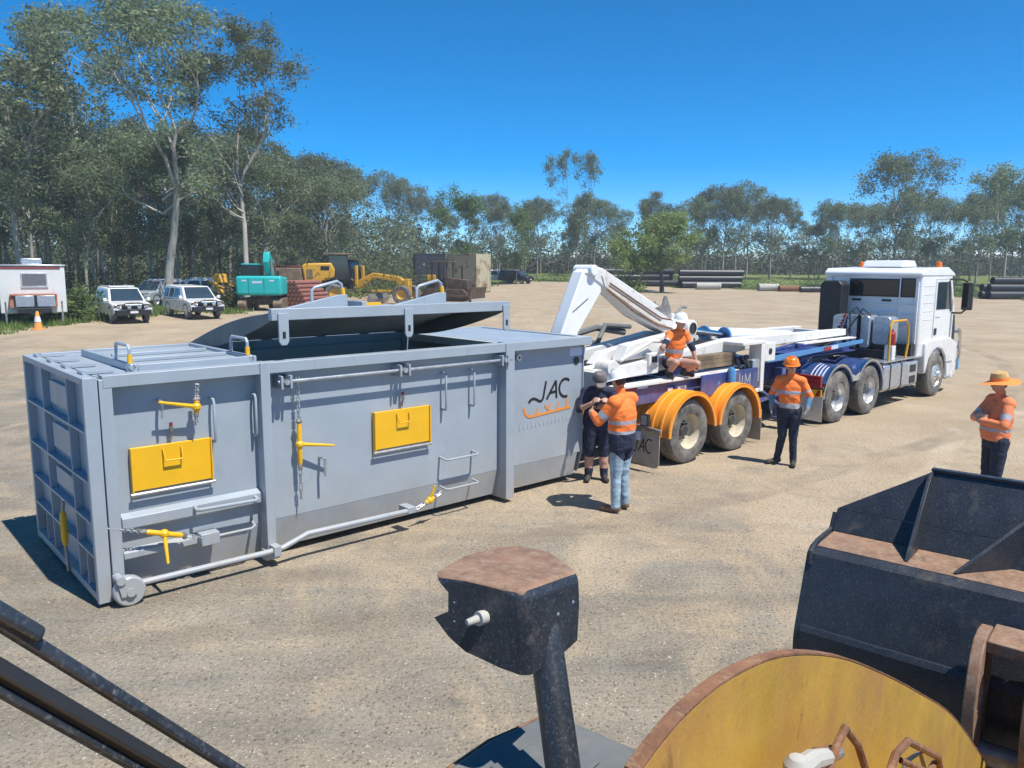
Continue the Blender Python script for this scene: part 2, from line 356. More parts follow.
gv.add([p for r_ in rows for p in r_], [(i*4+j, (i+1)*4+j, (i+1)*4+j+1, i*4+j+1) for i in range(len(rows)-1) for j in range(3)])
M['grass'] = grass_mat()
tag(gv.build('grass_verge', M['grass']), kind='structure')

def leaf_mat(name, c0, c1, c2, trans=.3, rnd=.25):
    m = bpy.data.materials.new(name); m.use_nodes = True; nt = m.node_tree; N = nt.nodes; L = nt.links; N.remove(N['Principled BSDF'])
    g = N.new('ShaderNodeNewGeometry'); r = N.new('ShaderNodeValToRGB'); e = r.color_ramp.elements
    e[0].position = 0; e[0].color = (*c0, 1); e[1].position = 1; e[1].color = (*c2, 1); q = e.new(.55); q.color = (*c1, 1)
    L.new(g.outputs['Random Per Island'], r.inputs[0])
    oi = N.new('ShaderNodeObjectInfo'); h = N.new('ShaderNodeHueSaturation'); mr = N.new('ShaderNodeMapRange')
    mr.inputs[3].default_value = 1-rnd; mr.inputs[4].default_value = 1+rnd; L.new(oi.outputs['Random'], mr.inputs[0]); L.new(mr.outputs[0], h.inputs['Value'])
    mh = N.new('ShaderNodeMapRange'); mh.inputs[3].default_value = .485; mh.inputs[4].default_value = .515; L.new(oi.outputs['Random'], mh.inputs[0]); L.new(mh.outputs[0], h.inputs['Hue'])
    L.new(r.outputs[0], h.inputs['Color'])
    d = N.new('ShaderNodeBsdfPrincipled'); d.inputs['Roughness'].default_value = .5; d.inputs['Specular IOR Level'].default_value = .35
    t = N.new('ShaderNodeBsdfTranslucent'); x = N.new('ShaderNodeMixShader'); x.inputs[0].default_value = trans
    L.new(h.outputs[0], d.inputs['Base Color']); L.new(h.outputs[0], t.inputs['Color']); L.new(d.outputs[0], x.inputs[1]); L.new(t.outputs[0], x.inputs[2])
    L.new(x.outputs[0], N['Material Output'].inputs[0]); return m
M['leaf'] = leaf_mat('gum_leaves', (.10, .13, .08), (.19, .24, .135), (.31, .35, .19), .48)
M['leaf_g'] = leaf_mat('green_leaves', (.085, .145, .05), (.16, .245, .085), (.26, .33, .14), .48, .15)
M['leaf_b'] = leaf_mat('bright_tree_leaves', (.11, .185, .05), (.21, .31, .095), (.33, .41, .16), .48, 0)
M['leaf_d'] = leaf_mat('undergrowth_leaves', (.045, .06, .025), (.09, .115, .045), (.19, .18, .085), .4)
M['blade'] = leaf_mat('grass_blades', (.09, .15, .03), (.15, .235, .05), (.27, .27, .11), .4)

NR = np.random.default_rng(11)
def tufts(name, P, hmin, hmax, wd, label, m):     # triangular blades at points P (n,3)
    n = len(P); k = 5; base = np.repeat(P, k, 0)+np.c_[NR.normal(0, wd*3, (n*k, 2)), np.zeros(n*k)]
    a = NR.uniform(0, 2*PI, n*k); w = np.c_[np.cos(a), np.sin(a), np.zeros(n*k)]*wd
    tip = base+np.c_[NR.normal(0, .35, (n*k, 2))*NR.uniform(hmin, hmax, (n*k, 1)), NR.uniform(hmin, hmax, (n*k, 1))]
    V = np.stack([base-w, base+w, tip], 1).reshape(-1, 3); Fq = np.arange(n*k*3).reshape(-1, 3)
    return tag(link(name, fast_mesh(name, V, Fq, [m])), label, 'grass', kind='stuff')
P = []
E_ = np.array(edge)
for _ in range(15000):
    i = random.randrange(len(edge)-1); x = edge[i][0]; y = edge[i][1]; t = 1+random.random()**2*.5 if y < 60 else 1+random.random()**1.6*.45
    t += random.uniform(-.01, .004)
    x2 = x*t+random.uniform(-1, 1); y2 = y*t
    P.append((x2, y2, gz(x2, y2)))
tufts('verge_grass', np.array(P), .10, .42, .035, 'rough green grass growing along the far edge of the yard', M['blade'])

# loose stones on the yard
n = 11000; px = NR.uniform(-60, 1080, n); py = 300+470*NR.random(n)**1.15
ps = [ray(a, b) for a, b in zip(px, py)]; pts = np.array([(r.x*CAM_H/-r.z, r.y*CAM_H/-r.z) for r in ps if CAM_H*r.y/-r.z < 25])
n = len(pts); sz = .004+.013*NR.random(n)**3.5
octv = np.array([(1,0,0),(0,1,0),(-1,0,0),(0,-1,0),(0,0,.7),(0,0,-.5)]); octf = np.array([(0,1,4),(1,2,4),(2,3,4),(3,0,4)])
V = octv[None]*sz[:, None, None]*NR.uniform(.6, 1.3, (n, 6, 3)); a = NR.uniform(0, 6.28, n)
Vx = V[..., 0]*np.cos(a)[:, None]-V[..., 1]*np.sin(a)[:, None]; Vy = V[..., 0]*np.sin(a)[:, None]+V[..., 1]*np.cos(a)[:, None]
V = np.stack([Vx+pts[:, :1], Vy+pts[:, 1:], V[..., 2]+.001], -1)
Fq = (octf[None]+np.arange(n)[:, None, None]*6).reshape(-1, 3)
M['stone'] = leaf_mat('loose_stone', (.13, .11, .085), (.25, .215, .165), (.42, .385, .32), 0., 0)
tag(link('loose_gravel', fast_mesh('loose_gravel', V.reshape(-1, 3), Fq, [M['stone']])), 'loose gravel scattered over the dusty yard', 'gravel', kind='stuff')

# ================================================================== trees
def leaves(C, rad, per, L, w, rng, flat=.65, droop=.8):
    C = np.asarray(C); n = len(C)*per; c = np.repeat(C, per, 0); rr = np.repeat(np.asarray(rad), per)[:, None]
    p = c+rng.normal(0, 1, (n, 3))*rr*np.array([.55, .55, .55*flat])
    d = rng.normal(0, 1, (n, 3)); d[:, 2] = d[:, 2]*.7-droop*.45; d /= np.linalg.norm(d, axis=1)[:, None]
    e = rng.normal(0, 1, (n, 3)); b = np.cross(d, e); b /= np.linalg.norm(b, axis=1)[:, None]
    s = rng.uniform(.6, 1.35, (n, 1)); d = d*L*s; b = b*w*s*.5
    V = np.stack([p, p+d*.5+b, p+d, p+d*.5-b], 1).reshape(-1, 3)
    return V, np.arange(n*4).reshape(-1, 4)
def tree_mesh(seed, h, r0, fork=.5, spread=.75, levels=4, clump=.8, per=26, leaf=(.34, .12), lm='leaf', bark='bark', up=.25, first=3, wob=.16, cf=.65, twin=False, low=0):
    rg = random.Random(seed); rng = np.random.default_rng(seed); mb = MB(); cl = []; cr = []
    def rv(s): return Vector((rg.gauss(0, s), rg.gauss(0, s), rg.gauss(0, s)))
    def br(p, d, L, r, lev):
        n = 6 if lev == 0 else 4; pts = [p.copy()]; rs = [r]; end = r*(.62 if lev < levels else .25)
        for i in range(n):
            d = (d+rv(wob*(.35 if lev == 0 else 1))+Vector((0, 0, up*.25))).normalized(); p = p+d*L/n
            pts.append(p.copy()); rs.append(r+(end-r)*(i+1)/n)
        if lev == 0: rs[0] *= 1.35
        mb.tube(pts, rs, 8 if lev == 0 else (6 if lev < 3 else 4), cap=False)
        if lev >= levels-1:
            for q in ([pts[-1], pts[-2]] if lev == levels else [pts[-1]]): cl.append(q+rv(.15)); cr.append(clump*rg.uniform(.7, 1.25))
        if lev == levels: return
        k = (first if lev == 0 else 2+(rg.random() < .45)); a0 = rg.uniform(0, 6.28)
        ax = Vector((0, 0, 1)) if abs(d.z) < .95 else Vector((1, 0, 0)); u_ = d.cross(ax).normalized(); w_ = d.cross(u_)
        for i in range(k):
            a = a0+6.28*i/k+rg.uniform(-.5, .5); s = spread*rg.uniform(.55, 1.2)*(1 if i or lev else .5)
            dd = (d*math.cos(s)+(u_*math.cos(a)+w_*math.sin(a))*math.sin(s)+Vector((0, 0, up))).normalized()
            br(p.copy(), dd, L0*rg.uniform(.8, 1.2)*(.74**lev), end*rg.uniform(.62, .9), lev+1)
        if lev and rg.random() < .6:
            a = rg.uniform(0, 6.28); dd = (d*.5+(u_*math.cos(a)+w_*math.sin(a))).normalized()
            br(pts[2].copy(), dd, L0*.6*(.72**lev), rs[2]*.5, min(lev+2, levels))
    L0 = h*(1-fork)*.36
    starts = [(Vector((0, 0, -.3)), Vector((0, 0, 1)))]
    if twin: starts = [(Vector((-.15, 0, -.3)), Vector((-.10, .02, 1))), (Vector((.15, 0, -.3)), Vector((.12, .0, 1)))]
    for p, d in starts: br(p, d, h*fork*rg.uniform(.95, 1.05), r0, 0)
    for i in range(low):
        a = rg.uniform(0, 6.28); zz = h*rg.uniform(.25, fork)
        br(Vector((0, 0, zz)), Vector((math.cos(a), math.sin(a), .5)).normalized(), h*.12, r0*.3, levels-1)
    V, Fq = leaves([tuple(c) for c in cl], cr, per, leaf[0], leaf[1], rng, cf)
    k = h/np.percentile(V[:, 2], 99.7)
    tv = np.array(mb.v)*k; V = V*k
    tm = fast_mesh('trunk', tv, np.array([f for f in mb.f]), [M[bark]], True)
    cm = fast_mesh('crown', V, Fq, [M[lm]])
    return tm, cm, h
TREES = {
 'bigA': tree_mesh(5, 24, .36, .40, .62, 5, .85, 44, (.34, .12), bark='bark_w', low=5, first=3, up=.2),
 'bigB': tree_mesh(23, 23, .31, .46, .55, 5, .82, 42, (.34, .12), bark='bark_w', low=5, first=3, up=.22),
 'g1': tree_mesh(31, 16, .20, .40, .48, 4, .80, 34, (.34, .12), first=3, low=8, up=.42),
 'g2': tree_mesh(32, 16, .17, .36, .42, 4, .75, 34, (.34, .12), first=3, low=9, up=.5),
 'g3': tree_mesh(43, 16, .19, .45, .58, 4, .80, 34, (.34, .12), first=3, low=5, up=.3),
 'g4': tree_mesh(54, 16, .15, .36, .42, 4, .75, 32, (.34, .12), first=3, twin=True, low=7, up=.5),
 'g5': tree_mesh(65, 16, .22, .38, .62, 4, .82, 36, (.34, .12), first=4, low=4, up=.3),
 'tall': tree_mesh(71, 18, .2, .34, .36, 4, .8, 40, (.36, .13), first=3, up=.5, low=12, bark='bark_d'),
 'dense': tree_mesh(82, 14, .2, .22, .5, 4, 1.0, 36, (.34, .16), lm='leaf_g', first=4, low=6, up=.35),
 'lone': tree_mesh(93, 8, .24, .26, .85, 4, .7, 60, (.26, .13), lm='leaf_b', first=5, up=.12, bark='bark_d'),
}
def tree(kind, px, d, top, label, group=None, rot=None, wide=1., dz=0):
    p = gd(px, d); tm, cm, h = TREES[kind]; s = (z_at(px, top, d)-p.z)/h
    r = thing('gum_tree' if kind not in ('lone', 'dense') else 'leafy_tree', label, 'tree', p, random.uniform(0, 6.28) if rot is None else rot, group)
    r.scale = (s*wide, s*wide, s); link('trunk', tm, r); link('crown', cm, r); return r
tree('bigA', 166, 57, -8, 'tallest gum tree with a pale forked trunk and spreading crown behind the white utes', rot=2.75, wide=1.08)
tree('bigB', 246, 60, 12, 'tall gum tree leaning branches to the right, standing behind the teal excavator', rot=2.3, wide=.9)
tree('bigB', 108, 72, 8, 'tall gum tree left of the forked giant, crown touching the top of the picture', rot=4.1, wide=.8)
tree('g5', 22, 56, 48, 'broad gum tree at the left border above the white site van', rot=.6, wide=1.15)
tree('tall', 576, 118, 150, 'narrow tall gum tree standing clear above the row right of centre', rot=.4, wide=.62)
tree('g5', 893, 104, 152, 'large gum tree with a slanting crown behind the white truck cab', rot=2.0, wide=.95)
tree('g3', 1004, 92, 163, 'gum tree at the right border of the picture above the grass', rot=1.0)
tree('dense', 468, 100, 186, 'bright green dense tree behind the bulldozer', rot=2.2, wide=.8)
tree('dense', 516, 108, 205, 'bright green bushy tree right of the bulldozer', rot=3.7, wide=.9)
lone = gp(662, 292); r_ = thing('leafy_tree', 'lone round dark green tree standing in the dirt before the pipe stacks', 'tree', lone, .4)
s_ = (z_at(662, 212, lone.y)-lone.z)/8; r_.scale = (s_*1.05, s_*1.05, s_); link('trunk', TREES['lone'][0], r_); link('crown', TREES['lone'][1], r_)
sky_line = [(-120, 60), (0, 80), (40, 95), (62, 100), (100, 90), (200, 90), (290, 125), (310, 150), (340, 155), (380, 165), (405, 172), (425, 186), (445, 192), (458, 212), (472, 190), (492, 182), (506, 212), (530, 198), (560, 194),
            (600, 190), (616, 200), (640, 188), (680, 190), (720, 180), (742, 180), (762, 182), (800, 197), (830, 197), (850, 190), (880, 178), (930, 190), (960, 188), (985, 186), (1005, 178), (1024, 180), (1150, 176)]
def top_at(px):
    for (a, b), (c, d) in zip(sky_line, sky_line[1:]):
        if a <= px <= c: return b+(d-b)*(px-a)/(c-a)
    return 180
rg = random.Random(3)
kinds = ['g1', 'g2', 'g3', 'g4', 'g5']; STAND = []
for i in range(58):                                # the stand on the left
    px = -90+i*7.6+rg.uniform(-7, 7); d = rg.uniform(66, 95)
    t = top_at(px)+rg.uniform(0, 40)+(rg.uniform(0, 80) if 60 < px < 300 else 0)
    if px > 300: d = rg.uniform(78, 100)
    STAND.append((px, tree(rg.choice(kinds), px, d, t, 'gum tree', 'gum trees of the left stand', wide=rg.uniform(.75, 1.05))))
for i in range(54):                                # the row beyond the yard
    px = 395+i*13.6+rg.uniform(-8, 8); far = 150 if px < 640 else 145-(px-640)*.075
    d = far*rg.uniform(.88, 1.12); t = top_at(px)+abs(rg.gauss(0, 14))
    STAND.append((px, tree(rg.choice(kinds), px, d, t, 'gum tree', 'gum trees of the far row', wide=rg.uniform(.75, 1.0))))
ORD = 'first second third fourth fifth sixth seventh eighth ninth tenth eleventh twelfth'.split()
MARKS = [(2, 'at the left border'), (75, 'above the white site van'), (155, 'above the white wagon'), (230, 'above the white ute'), (290, 'above the teal excavator'), (345, 'above the yellow machine with the tray'), (415, 'above the motor grader'),
         (490, 'above the bulldozer'), (545, 'just left of the hook arm'), (610, 'above the hook arm'), (700, 'behind the lone round tree'), (760, 'right of the lone round tree'), (830, 'left of the truck cab'), (930, 'above the truck cab'), (990, 'right of the truck cab'), (9999, 'at the right border')]
ORD += ['thirteenth', 'fourteenth', 'fifteenth', 'sixteenth', 'seventeenth']; cnt = {}
for px, o in sorted(STAND, key=lambda q: q[0]):
    m_ = next(t for e, t in MARKS if px < e); c_ = cnt.get(m_, 0); cnt[m_] = c_+1
    o['label'] = 'gum tree of the %s, %s from left %s' % ('left stand' if o['group'].endswith('stand') else 'far row', ORD[c_], m_)
# undergrowth and distant wood: masses nobody could count
def mass(name, n, pxr, dr, hr, per, leaf, label, m, keep=lambda px, z: True):
    C = []; rad = []
    while len(C) < n:
        px = random.uniform(*pxr); d = random.uniform(*dr) if not callable(dr) else dr(px); p = gd(px, d); z = random.random()**1.5*hr(px)
        if keep(px, z): C.append((p.x, p.y, p.z+.2+z)); rad.append(random.uniform(.7, 1.3)*leaf[0]*2.6)
    V, Fq = leaves(C, rad, per, leaf[0], leaf[1], NR, .8, .1)
    return tag(link(name, fast_mesh(name, V, Fq, [M[m]])), label, 'undergrowth' if name == 'undergrowth' else 'woodland', kind='stuff')
mass('undergrowth', 900, (-130, 430), (60, 100), lambda p: 2.4+1.4*mnoise.noise(Vector((p*.02, 0, 0))), 34, (.26, .10), 'green and brown undergrowth between the trunks of the left stand', 'leaf_d')
mass('distant_wood', 4200, (-150, 1200), (165, 250), lambda p: 9+5*mnoise.noise(Vector((p*.012, 3, 0))), 26, (.75, .30), 'dim wood beyond the far row of trees', 'leaf')
mass('far_scrub', 2600, (-150, 1200), (158, 185), lambda p: 3.6+1.8*mnoise.noise(Vector((p*.03, 9, 0))), 26, (.75, .34), 'low green scrub along the foot of the far trees', 'leaf_d')
mass('left_wood', 3400, (-150, 420), (92, 150), lambda p: 13 if p < 320 else 9, 22, (.55, .22), 'dense dim wood filling in behind the left stand', 'leaf')
def bush(px, py, w, h, lm, label, sd):
    p = gp(px, py); rng = np.random.default_rng(sd); r = thing('leafy_bush', label, 'bush', p)
    C = [(rng.normal(0, w*.3), rng.normal(0, w*.3), abs(rng.normal(.45, .28))*h) for _ in range(26)]
    V, Fq = leaves(C, [w*.2]*26, 44, .26, .11, rng, .9, -.2); link('foliage', fast_mesh('foliage', V, Fq, [M[lm]]), r)
    mb = MB()
    for c in C[:9]: mb.tube([(0, 0, -.1), (c[0]*.4, c[1]*.4, c[2]*.5), c], [.04, .025, .01], 5)
    mb.build('stem', M['bark_d'], r); return r
bush(78, 322, 1.6, 2.2, 'leaf_g', 'bright green bush right beside the white site van', 1)
bush(-2, 322, 1.8, 1.6, 'leaf_g', 'low green bush at the left border beside the site van', 2)
bush(228, 309, 1.5, 1.2, 'leaf_d', 'scrubby olive bush between the ute with the canopy and the teal excavator', 3)
bush(940, 289, 2.6, 3.2, 'leaf_g', 'green bush on the grass right behind the truck cab', 4)
bush(440, 285, 2.4, 2.2, 'leaf_g', 'green bush behind the dark shipping container', 5)
# ================================================================== the grey hook-lift bin
X0, Y0, YAW = -3.7275, 6.77, .7354
def loc_abz(a, b, z=0): return Vector((X0+a*math.cos(YAW)-b*math.sin(YAW), Y0+a*math.sin(YAW)+b*math.cos(YAW), z))
BIN = thing('hooklift_bin', 'long grey steel hook-lift bin with yellow flaps and its lid propped open', 'bin', (X0, Y0, 0), YAW)
L_, W_, T_ = 6.53, 2.43, 2.10
G = M['bin']
def P_(name, fn, m=None, bevel=.006, parent=BIN, **k):
    b = MB(); fn(b); return b.build(name, m or G, parent, bevel, **k)
# tub: side sheets with the lower edge folded inwards
Z1, Z2 = .43, .16
P_('side_panel', lambda b: b.box(.20, L_-.02, .125, .133, Z1, T_-.03))
P_('side_panel', lambda b: b.box(.20, L_-.02, W_-.043, W_-.035, Z1, T_-.03))
P_('lower_fold', lambda b: b.prism([(.135, Z1), (.127, Z1), (.205, .09), (.215, .09)], 'x', .20, L_-.10), M['bin_dark'], 0)
P_('lower_fold', lambda b: b.prism([(W_-.045, Z1), (W_-.037, Z1), (W_-.30, .11), (W_-.31, .11)], 'x', .20, L_-.10), M['bin_dark'], 0)
P_('floor_plate', lambda b: b.box(.2, L_-.1, .217, W_-.305, .100, .112), M['bin_dark'], 0)
P_('inner_lining', lambda b: (b.box(1.75, L_-.03, W_-.053, W_-.046, .45, T_-.1), b.box(1.75, L_-.03, .136, .142, .45, T_-.1), b.box(1.72, 1.73, .15, W_-.06, .3, T_-.1), b.box(1.74, L_-.12, .32, W_-.32, .119, .124)), M['bin_in'], 0)  # last box: pale floor sheet added to bounce light up under the lid
P_('front_panel', lambda b: b.prism([(.10, T_-.03), (.10, Z1), (.20, .12), (W_-.30, .12), (W_, Z1), (W_, T_-.03)], 'x', L_-.03, L_-.012))
for y0, y1 in ((-.015, .135), (W_-.09, W_)):
    P_('top_rail', lambda b: b.box(.13, L_+.03, y0, y1, T_-.085, T_+.03))
P_('top_rail', lambda b: b.box(L_-.06, L_+.028, .137, W_-.092, T_-.083, T_+.028))
P_('skid_runner', lambda b: b.box(.25, L_-.4, .70, .80, .015, .099), M['bin'])
P_('skid_runner', lambda b: b.box(.25, L_-.4, W_-.80, W_-.70, .015, .099), M['bin'])
P_('bail_bar', lambda b: b.tube([(L_, W_/2-.3, .9), (L_+.13, W_/2-.22, 1.35), (L_+.13, W_/2+.22, 1.35), (L_, W_/2+.3, .9)], .03, 10), M['bin'], 0)
# posts on the near and far side
for s, y0 in ((0, -.012), (1, W_-.10)):
    P_('corner_post', lambda b: b.box(.10, .205, y0, y0+.15, .10, T_-.005))
    P_('side_post', lambda b: (b.box(1.585, 1.685, y0-.02, y0+.16, .07, T_+.033), b.box(1.56, 1.71, y0-.03, y0+.09, .06, .17)))
    P_('side_post', lambda b: (b.box(4.90, 5.045, y0-.02, y0+.16, .055, T_+.033), b.box(4.90, 5.03, y0+.161, y0+.4, .05, .5) if s == 0 else None))
# end door: framed grid of shelves with recessed sheets
DOOR = P_('end_door', lambda b: b.box(.050, .058, .02, W_-.02, .10, T_-.02))
ED = .125
P_('door_frame', lambda b: (b.box(-.03, .088, -.012, .055, .04, T_+.02), b.box(-.03, .088, W_-.055, W_+.012, .04, T_+.02),
   b.box(-.03, .088, .056, W_-.056, T_-.045, T_+.018), b.box(-.03, .088, .056, W_-.056, .06, .13)), parent=DOOR)
cols = [.62, 1.62]; rows_ = [.47, .78, 1.16, 1.62]
for c in cols: P_('door_rib', lambda b: b.box(-.024, .049, c-.012, c+.012, .131, T_-.046), parent=DOOR, bevel=.003)
for r in rows_: P_('door_shelf', lambda b: b.box(-.026, .0485, .057, W_-.057, r-.012, r+.012), parent=DOOR, bevel=.003)
for c in (.33, 1.95): P_('door_rib', lambda b: b.box(-.022, .048, c-.01, c+.01, .132, .457), parent=DOOR, bevel=.003)
for c0, c1 in ((.80, 1.45),): P_('door_swage', lambda b: [b.box(.01, .049, c0, c1, r0+.1, r1-.1) for r0, r1 in ((.78, 1.16), (1.16, 1.62), (1.62, T_-.05))], parent=DOOR)
P_('pocket_hole', lambda b: (b.box(.030, .0495, .12, .26, .20, .36), b.box(.030, .0495, W_-.26, W_-.12, .20, .36)), M['black'], 0, parent=DOOR)
for k in range(4):
    yy = .32+k*.6
    P_('door_hinge', lambda b: (b.cyl((.05, yy-.09, T_+.035), (.05, yy+.09, T_+.035), .022, n=10), b.bar((.05, yy, T_+.03), (.32, yy, T_+.028), .05, .014)), bevel=0)
P_('door_latch', lambda b: b.tube([(-.06, .98, .70), (-.06, .98, .66), (-.06, .97, .40), (-.06, .97, .34)], [.016, .032, .032, .016], 10), M['yellow'], 0)
P_('door_chain', lambda b: (b.cyl((-.05, .98, .79), (-.06, .98, .70), .018), b.cyl((-.06, .97, .34), (-.05, .97, .08), .016)), M['steel'], 0)
# roofs
P_('roof_sheet', lambda b: b.box(.12, 1.72, .091, W_-.091, T_-.002, T_+.008))
P_('roof_sheet', lambda b: b.box(5.03, L_-.061, .091, W_-.091, T_-.002, T_+.012))
P_('roof_lip', lambda b: b.box(5.0, 5.028, .10, W_-.10, T_-.10, T_+.011), M['bin_in'])
HATCH = P_('roof_hatch', lambda b: b.box(.50, 1.60, .26, 1.95, T_+.035, T_+.05))
P_('hatch_frame', lambda b: (b.box(.45, .50, .2, 2.0, T_+.009, T_+.085), b.box(1.60, 1.65, .2, 2.0, T_+.009, T_+.085),
   b.box(.501, 1.599, .2, .25, T_+.009, T_+.083), b.box(.501, 1.599, 1.95, 2.0, T_+.009, T_+.083)), parent=HATCH)
P_('hatch_frame', lambda b: (b.box(.56, 1.54, .70, .74, T_+.051, T_+.09), b.box(.56, 1.54, 1.25, 1.29, T_+.051, T_+.09)), parent=HATCH)
def u_handle(p, q, out, r=.014):
    p = Vector(p); q = Vector(q); o = Vector(out); k = (q-p).normalized()*.03
    return [p, p+o*.8, p+o+k, q+o-k, q+o*.8, q]
for a, b_ in ((.47, .34), (1.62, .34)):
    H_ = P_('grab_handle', lambda b: b.tube(u_handle((a, b_, T_+.08), (a, b_+.42, T_+.08), (0, 0, .17)), .016, 10), M['bin'], 0)
    P_('yellow_band', lambda b: b.cyl((a, b_, T_+.082), (a, b_, T_+.165), .024, n=12), M['yellow'], 0, parent=H_)
    P_('hatch_lock', lambda b: (b.cyl((a-.02, b_-.14, T_+.06), (a-.02, b_-.02, T_+.06), .03, n=12), b.box(a-.05, a+.05, b_-.1, b_-.06, T_+.012, T_+.07)), M['galv'], .003)
# propped lid, hinged on the far rim and arched
LX0, LX1, LB = 1.76, 4.98, 2.36; LA = R(10.4)
def lid_pt(x, t, up=0):                            # t 0 at the hinge .. 1 at the near edge
    w = 2.30*t; zz = .15*math.sin(min(t*1.08, 1)*PI*.62)-.0*t+up
    return (x, LB-w*math.cos(LA)-zz*math.sin(LA)*0, T_+.05+w*math.sin(LA)*.80+zz)
LID = P_('lid', lambda b: b.sheet(lambda u, v: lid_pt(LX0+(LX1-LX0)*u, v), 1, 14), G, 0, solid=.008)
P_('lid_lining', lambda b: b.sheet(lambda u, v: lid_pt(LX0+.02+(LX1-LX0-.04)*u, v*.985, -.012), 1, 14), M['bin_in'], 0, parent=LID, solid=.006)
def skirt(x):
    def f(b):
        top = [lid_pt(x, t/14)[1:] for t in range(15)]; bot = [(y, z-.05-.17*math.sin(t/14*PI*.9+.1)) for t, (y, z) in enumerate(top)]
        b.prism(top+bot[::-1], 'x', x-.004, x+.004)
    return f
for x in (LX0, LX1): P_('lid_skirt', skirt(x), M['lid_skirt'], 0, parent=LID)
fy, fz = lid_pt(0, 1)[1:]
P_('lid_bar', lambda b: b.box(LX0-.01, LX1+.03, fy-.075, fy+.005, fz-.075, fz+.045), parent=LID)
for i, x in enumerate((LX0+.11, 3.42, LX1-.05)):
    tb = P_('lid_tab', lambda b: b.prism([(x-.055, fz+.0), (x+.055, fz+.0), (x+.055, fz-.29), (x+.03, fz-.33), (x-.03, fz-.33), (x-.055, fz-.29)], 'y', fy-.098, fy-.077), parent=LID, bevel=.004)
    P_('tab_slot', lambda b: b.box(x-.017, x+.017, fy-.1, fy-.094, fz-.26, fz-.19), M['black'], 0, parent=tb)
for x in (3.05, 4.55):
    yb = LB-1.42; zb = lid_pt(0, .62)[2]
    gs = P_('lid_gusset', lambda b: b.prism([(x-.85, zb+.0), (x+.1, zb+.0), (x+.1, zb+.26), (x+.0, zb+.26), (x-.75, zb+.11)], 'y', yb-.03, yb+.03), parent=LID, bevel=.004)
    P_('gusset_handle', lambda b: b.tube([(x-.36, yb, zb+.16), (x-.36, yb, zb+.31), (x-.32, yb, zb+.35), (x-.02, yb, zb+.42), (x+.03, yb, zb+.39), (x+.06, yb, zb+.22)], .019, 10), M['bin'], 0, parent=gs)
    P_('yellow_band', lambda b: b.cyl((x+.058, yb, zb+.255), (x+.047, yb, zb+.34), .028, n=12), M['yellow'], 0, parent=gs)
P_('lid_stiffener', lambda b: (b.box(2.3, 4.8, LB-1.2, LB-1.12, lid_pt(0, .5)[2], lid_pt(0, .5)[2]+.16), b.box(3.25, 3.31, LB-1.62, LB-1.1, lid_pt(0, .6)[2], lid_pt(0, .6)[2]+.19)), parent=LID)
P_('lid_yellow_plate', lambda b: b.box(3.36, 3.72, LB-1.30, LB-1.21, lid_pt(0, .52)[2]+.1, lid_pt(0, .52)[2]+.19), M['yellow'], .003, parent=LID)
P_('lid_hinge', lambda b: [b.cyl((x, LB+.02, T_+.055), (x+.14, LB+.02, T_+.055), .026, n=10) for x in (1.9, 2.7, 3.5, 4.2, 4.8)], bevel=0)
# near side fittings, carried by the recessed side sheet
P0_ = P_
def P_(name, fn, m=None, bevel=.006, parent=BIN, **k):
    b = MB(); fn(b); d = .088; q = 1+d/7.52
    b.v = [(-1.78+(x+1.78)*q, y+d, 3.1+(z-3.1)*q) for x, y, z in b.v]
    return b.build(name, m or G, parent, bevel, **k)
def chain_fix(b):
    q = 1+.088/7.52; b.v = [(-1.78+(x+1.78)*q, y+.088, 3.1+(z-3.1)*q) for x, y, z in b.v]; return b
def flap(x0, x1, z0, z1):
    f = P_('inspection_flap', lambda b: b.box(x0, x1, -.012, .026, z0, z1), M['yellow'], .004)
    P_('flap_rod', lambda b: b.cyl((x0-.03, -.02, z0-.03), (x1+.03, -.02, z0-.03), .016, n=10), M['galv'], 0, parent=f)
    cx = (x0+x1)/2
    P_('flap_handle', lambda b: b.tube(u_handle((cx-.08, -.012, z1-.055), (cx+.08, -.012, z1-.055), (0, -.05, 0))[:0] or [(cx-.085, -.02, z1-.04), (cx-.08, -.055, z1-.15), (cx+.08, -.055, z1-.15), (cx+.085, -.02, z1-.04)], .009, 8), M['yellow'], 0, parent=f)
    P_('flap_edge', lambda b: (b.box(x0-.012, x0-.001, -.03, .03, z0-.05, z1), b.box(x1+.001, x1+.012, -.03, .03, z0-.05, z1)), M['yellow'], 0, parent=f)
    P_('flap_pin', lambda b: (b.cyl((cx, .01, z1+.03), (cx, -.02, z1+.13), .013, n=8), b.cyl((cx, -.02, z1+.12), (cx, -.02, z1+.17), .02, n=8)), M['steel'], 0, parent=f)
    P_('pin_cap', lambda b: b.cyl((cx, -.02, z1+.165), (cx, -.02, z1+.20), .016, n=8), M['red'], 0, parent=f)
flap(.33, 1.05, 1.035, 1.44); flap(2.925, 3.68, 1.025, 1.46)
for x, z0, z1 in ((1.09, 1.40, 1.82), (1.51, 1.40, 1.82), (3.905, 1.38, 1.83), (4.345, 1.38, 1.83)):
    P_('grab_handle', lambda b: b.tube(u_handle((x, .03, z0), (x, .03, z1), (0, -.085, 0)), .013, 10), M['bin'], 0)
for z in (.42, .79):
    P_('step_rung', lambda b: b.tube([(3.86, .03, z), (3.86, -.10, z-.015), (3.89, -.12, z-.015), (4.34, -.12, z-.015), (4.37, -.10, z-.015), (4.37, .03, z)], .014, 10), M['bin'], 0)
P_('lock_rod', lambda b: b.cyl((1.73, -.105, 1.93), (4.93, -.105, 1.93), .019, n=12), M['galv'], 0)
for x in (1.76, 1.86, 3.20, 3.32, 4.74, 4.84):
    P_('rod_bracket', lambda b: (b.box(x-.012, x+.012, -.15, .034, 1.86, 1.995),), M['bin'], .003)
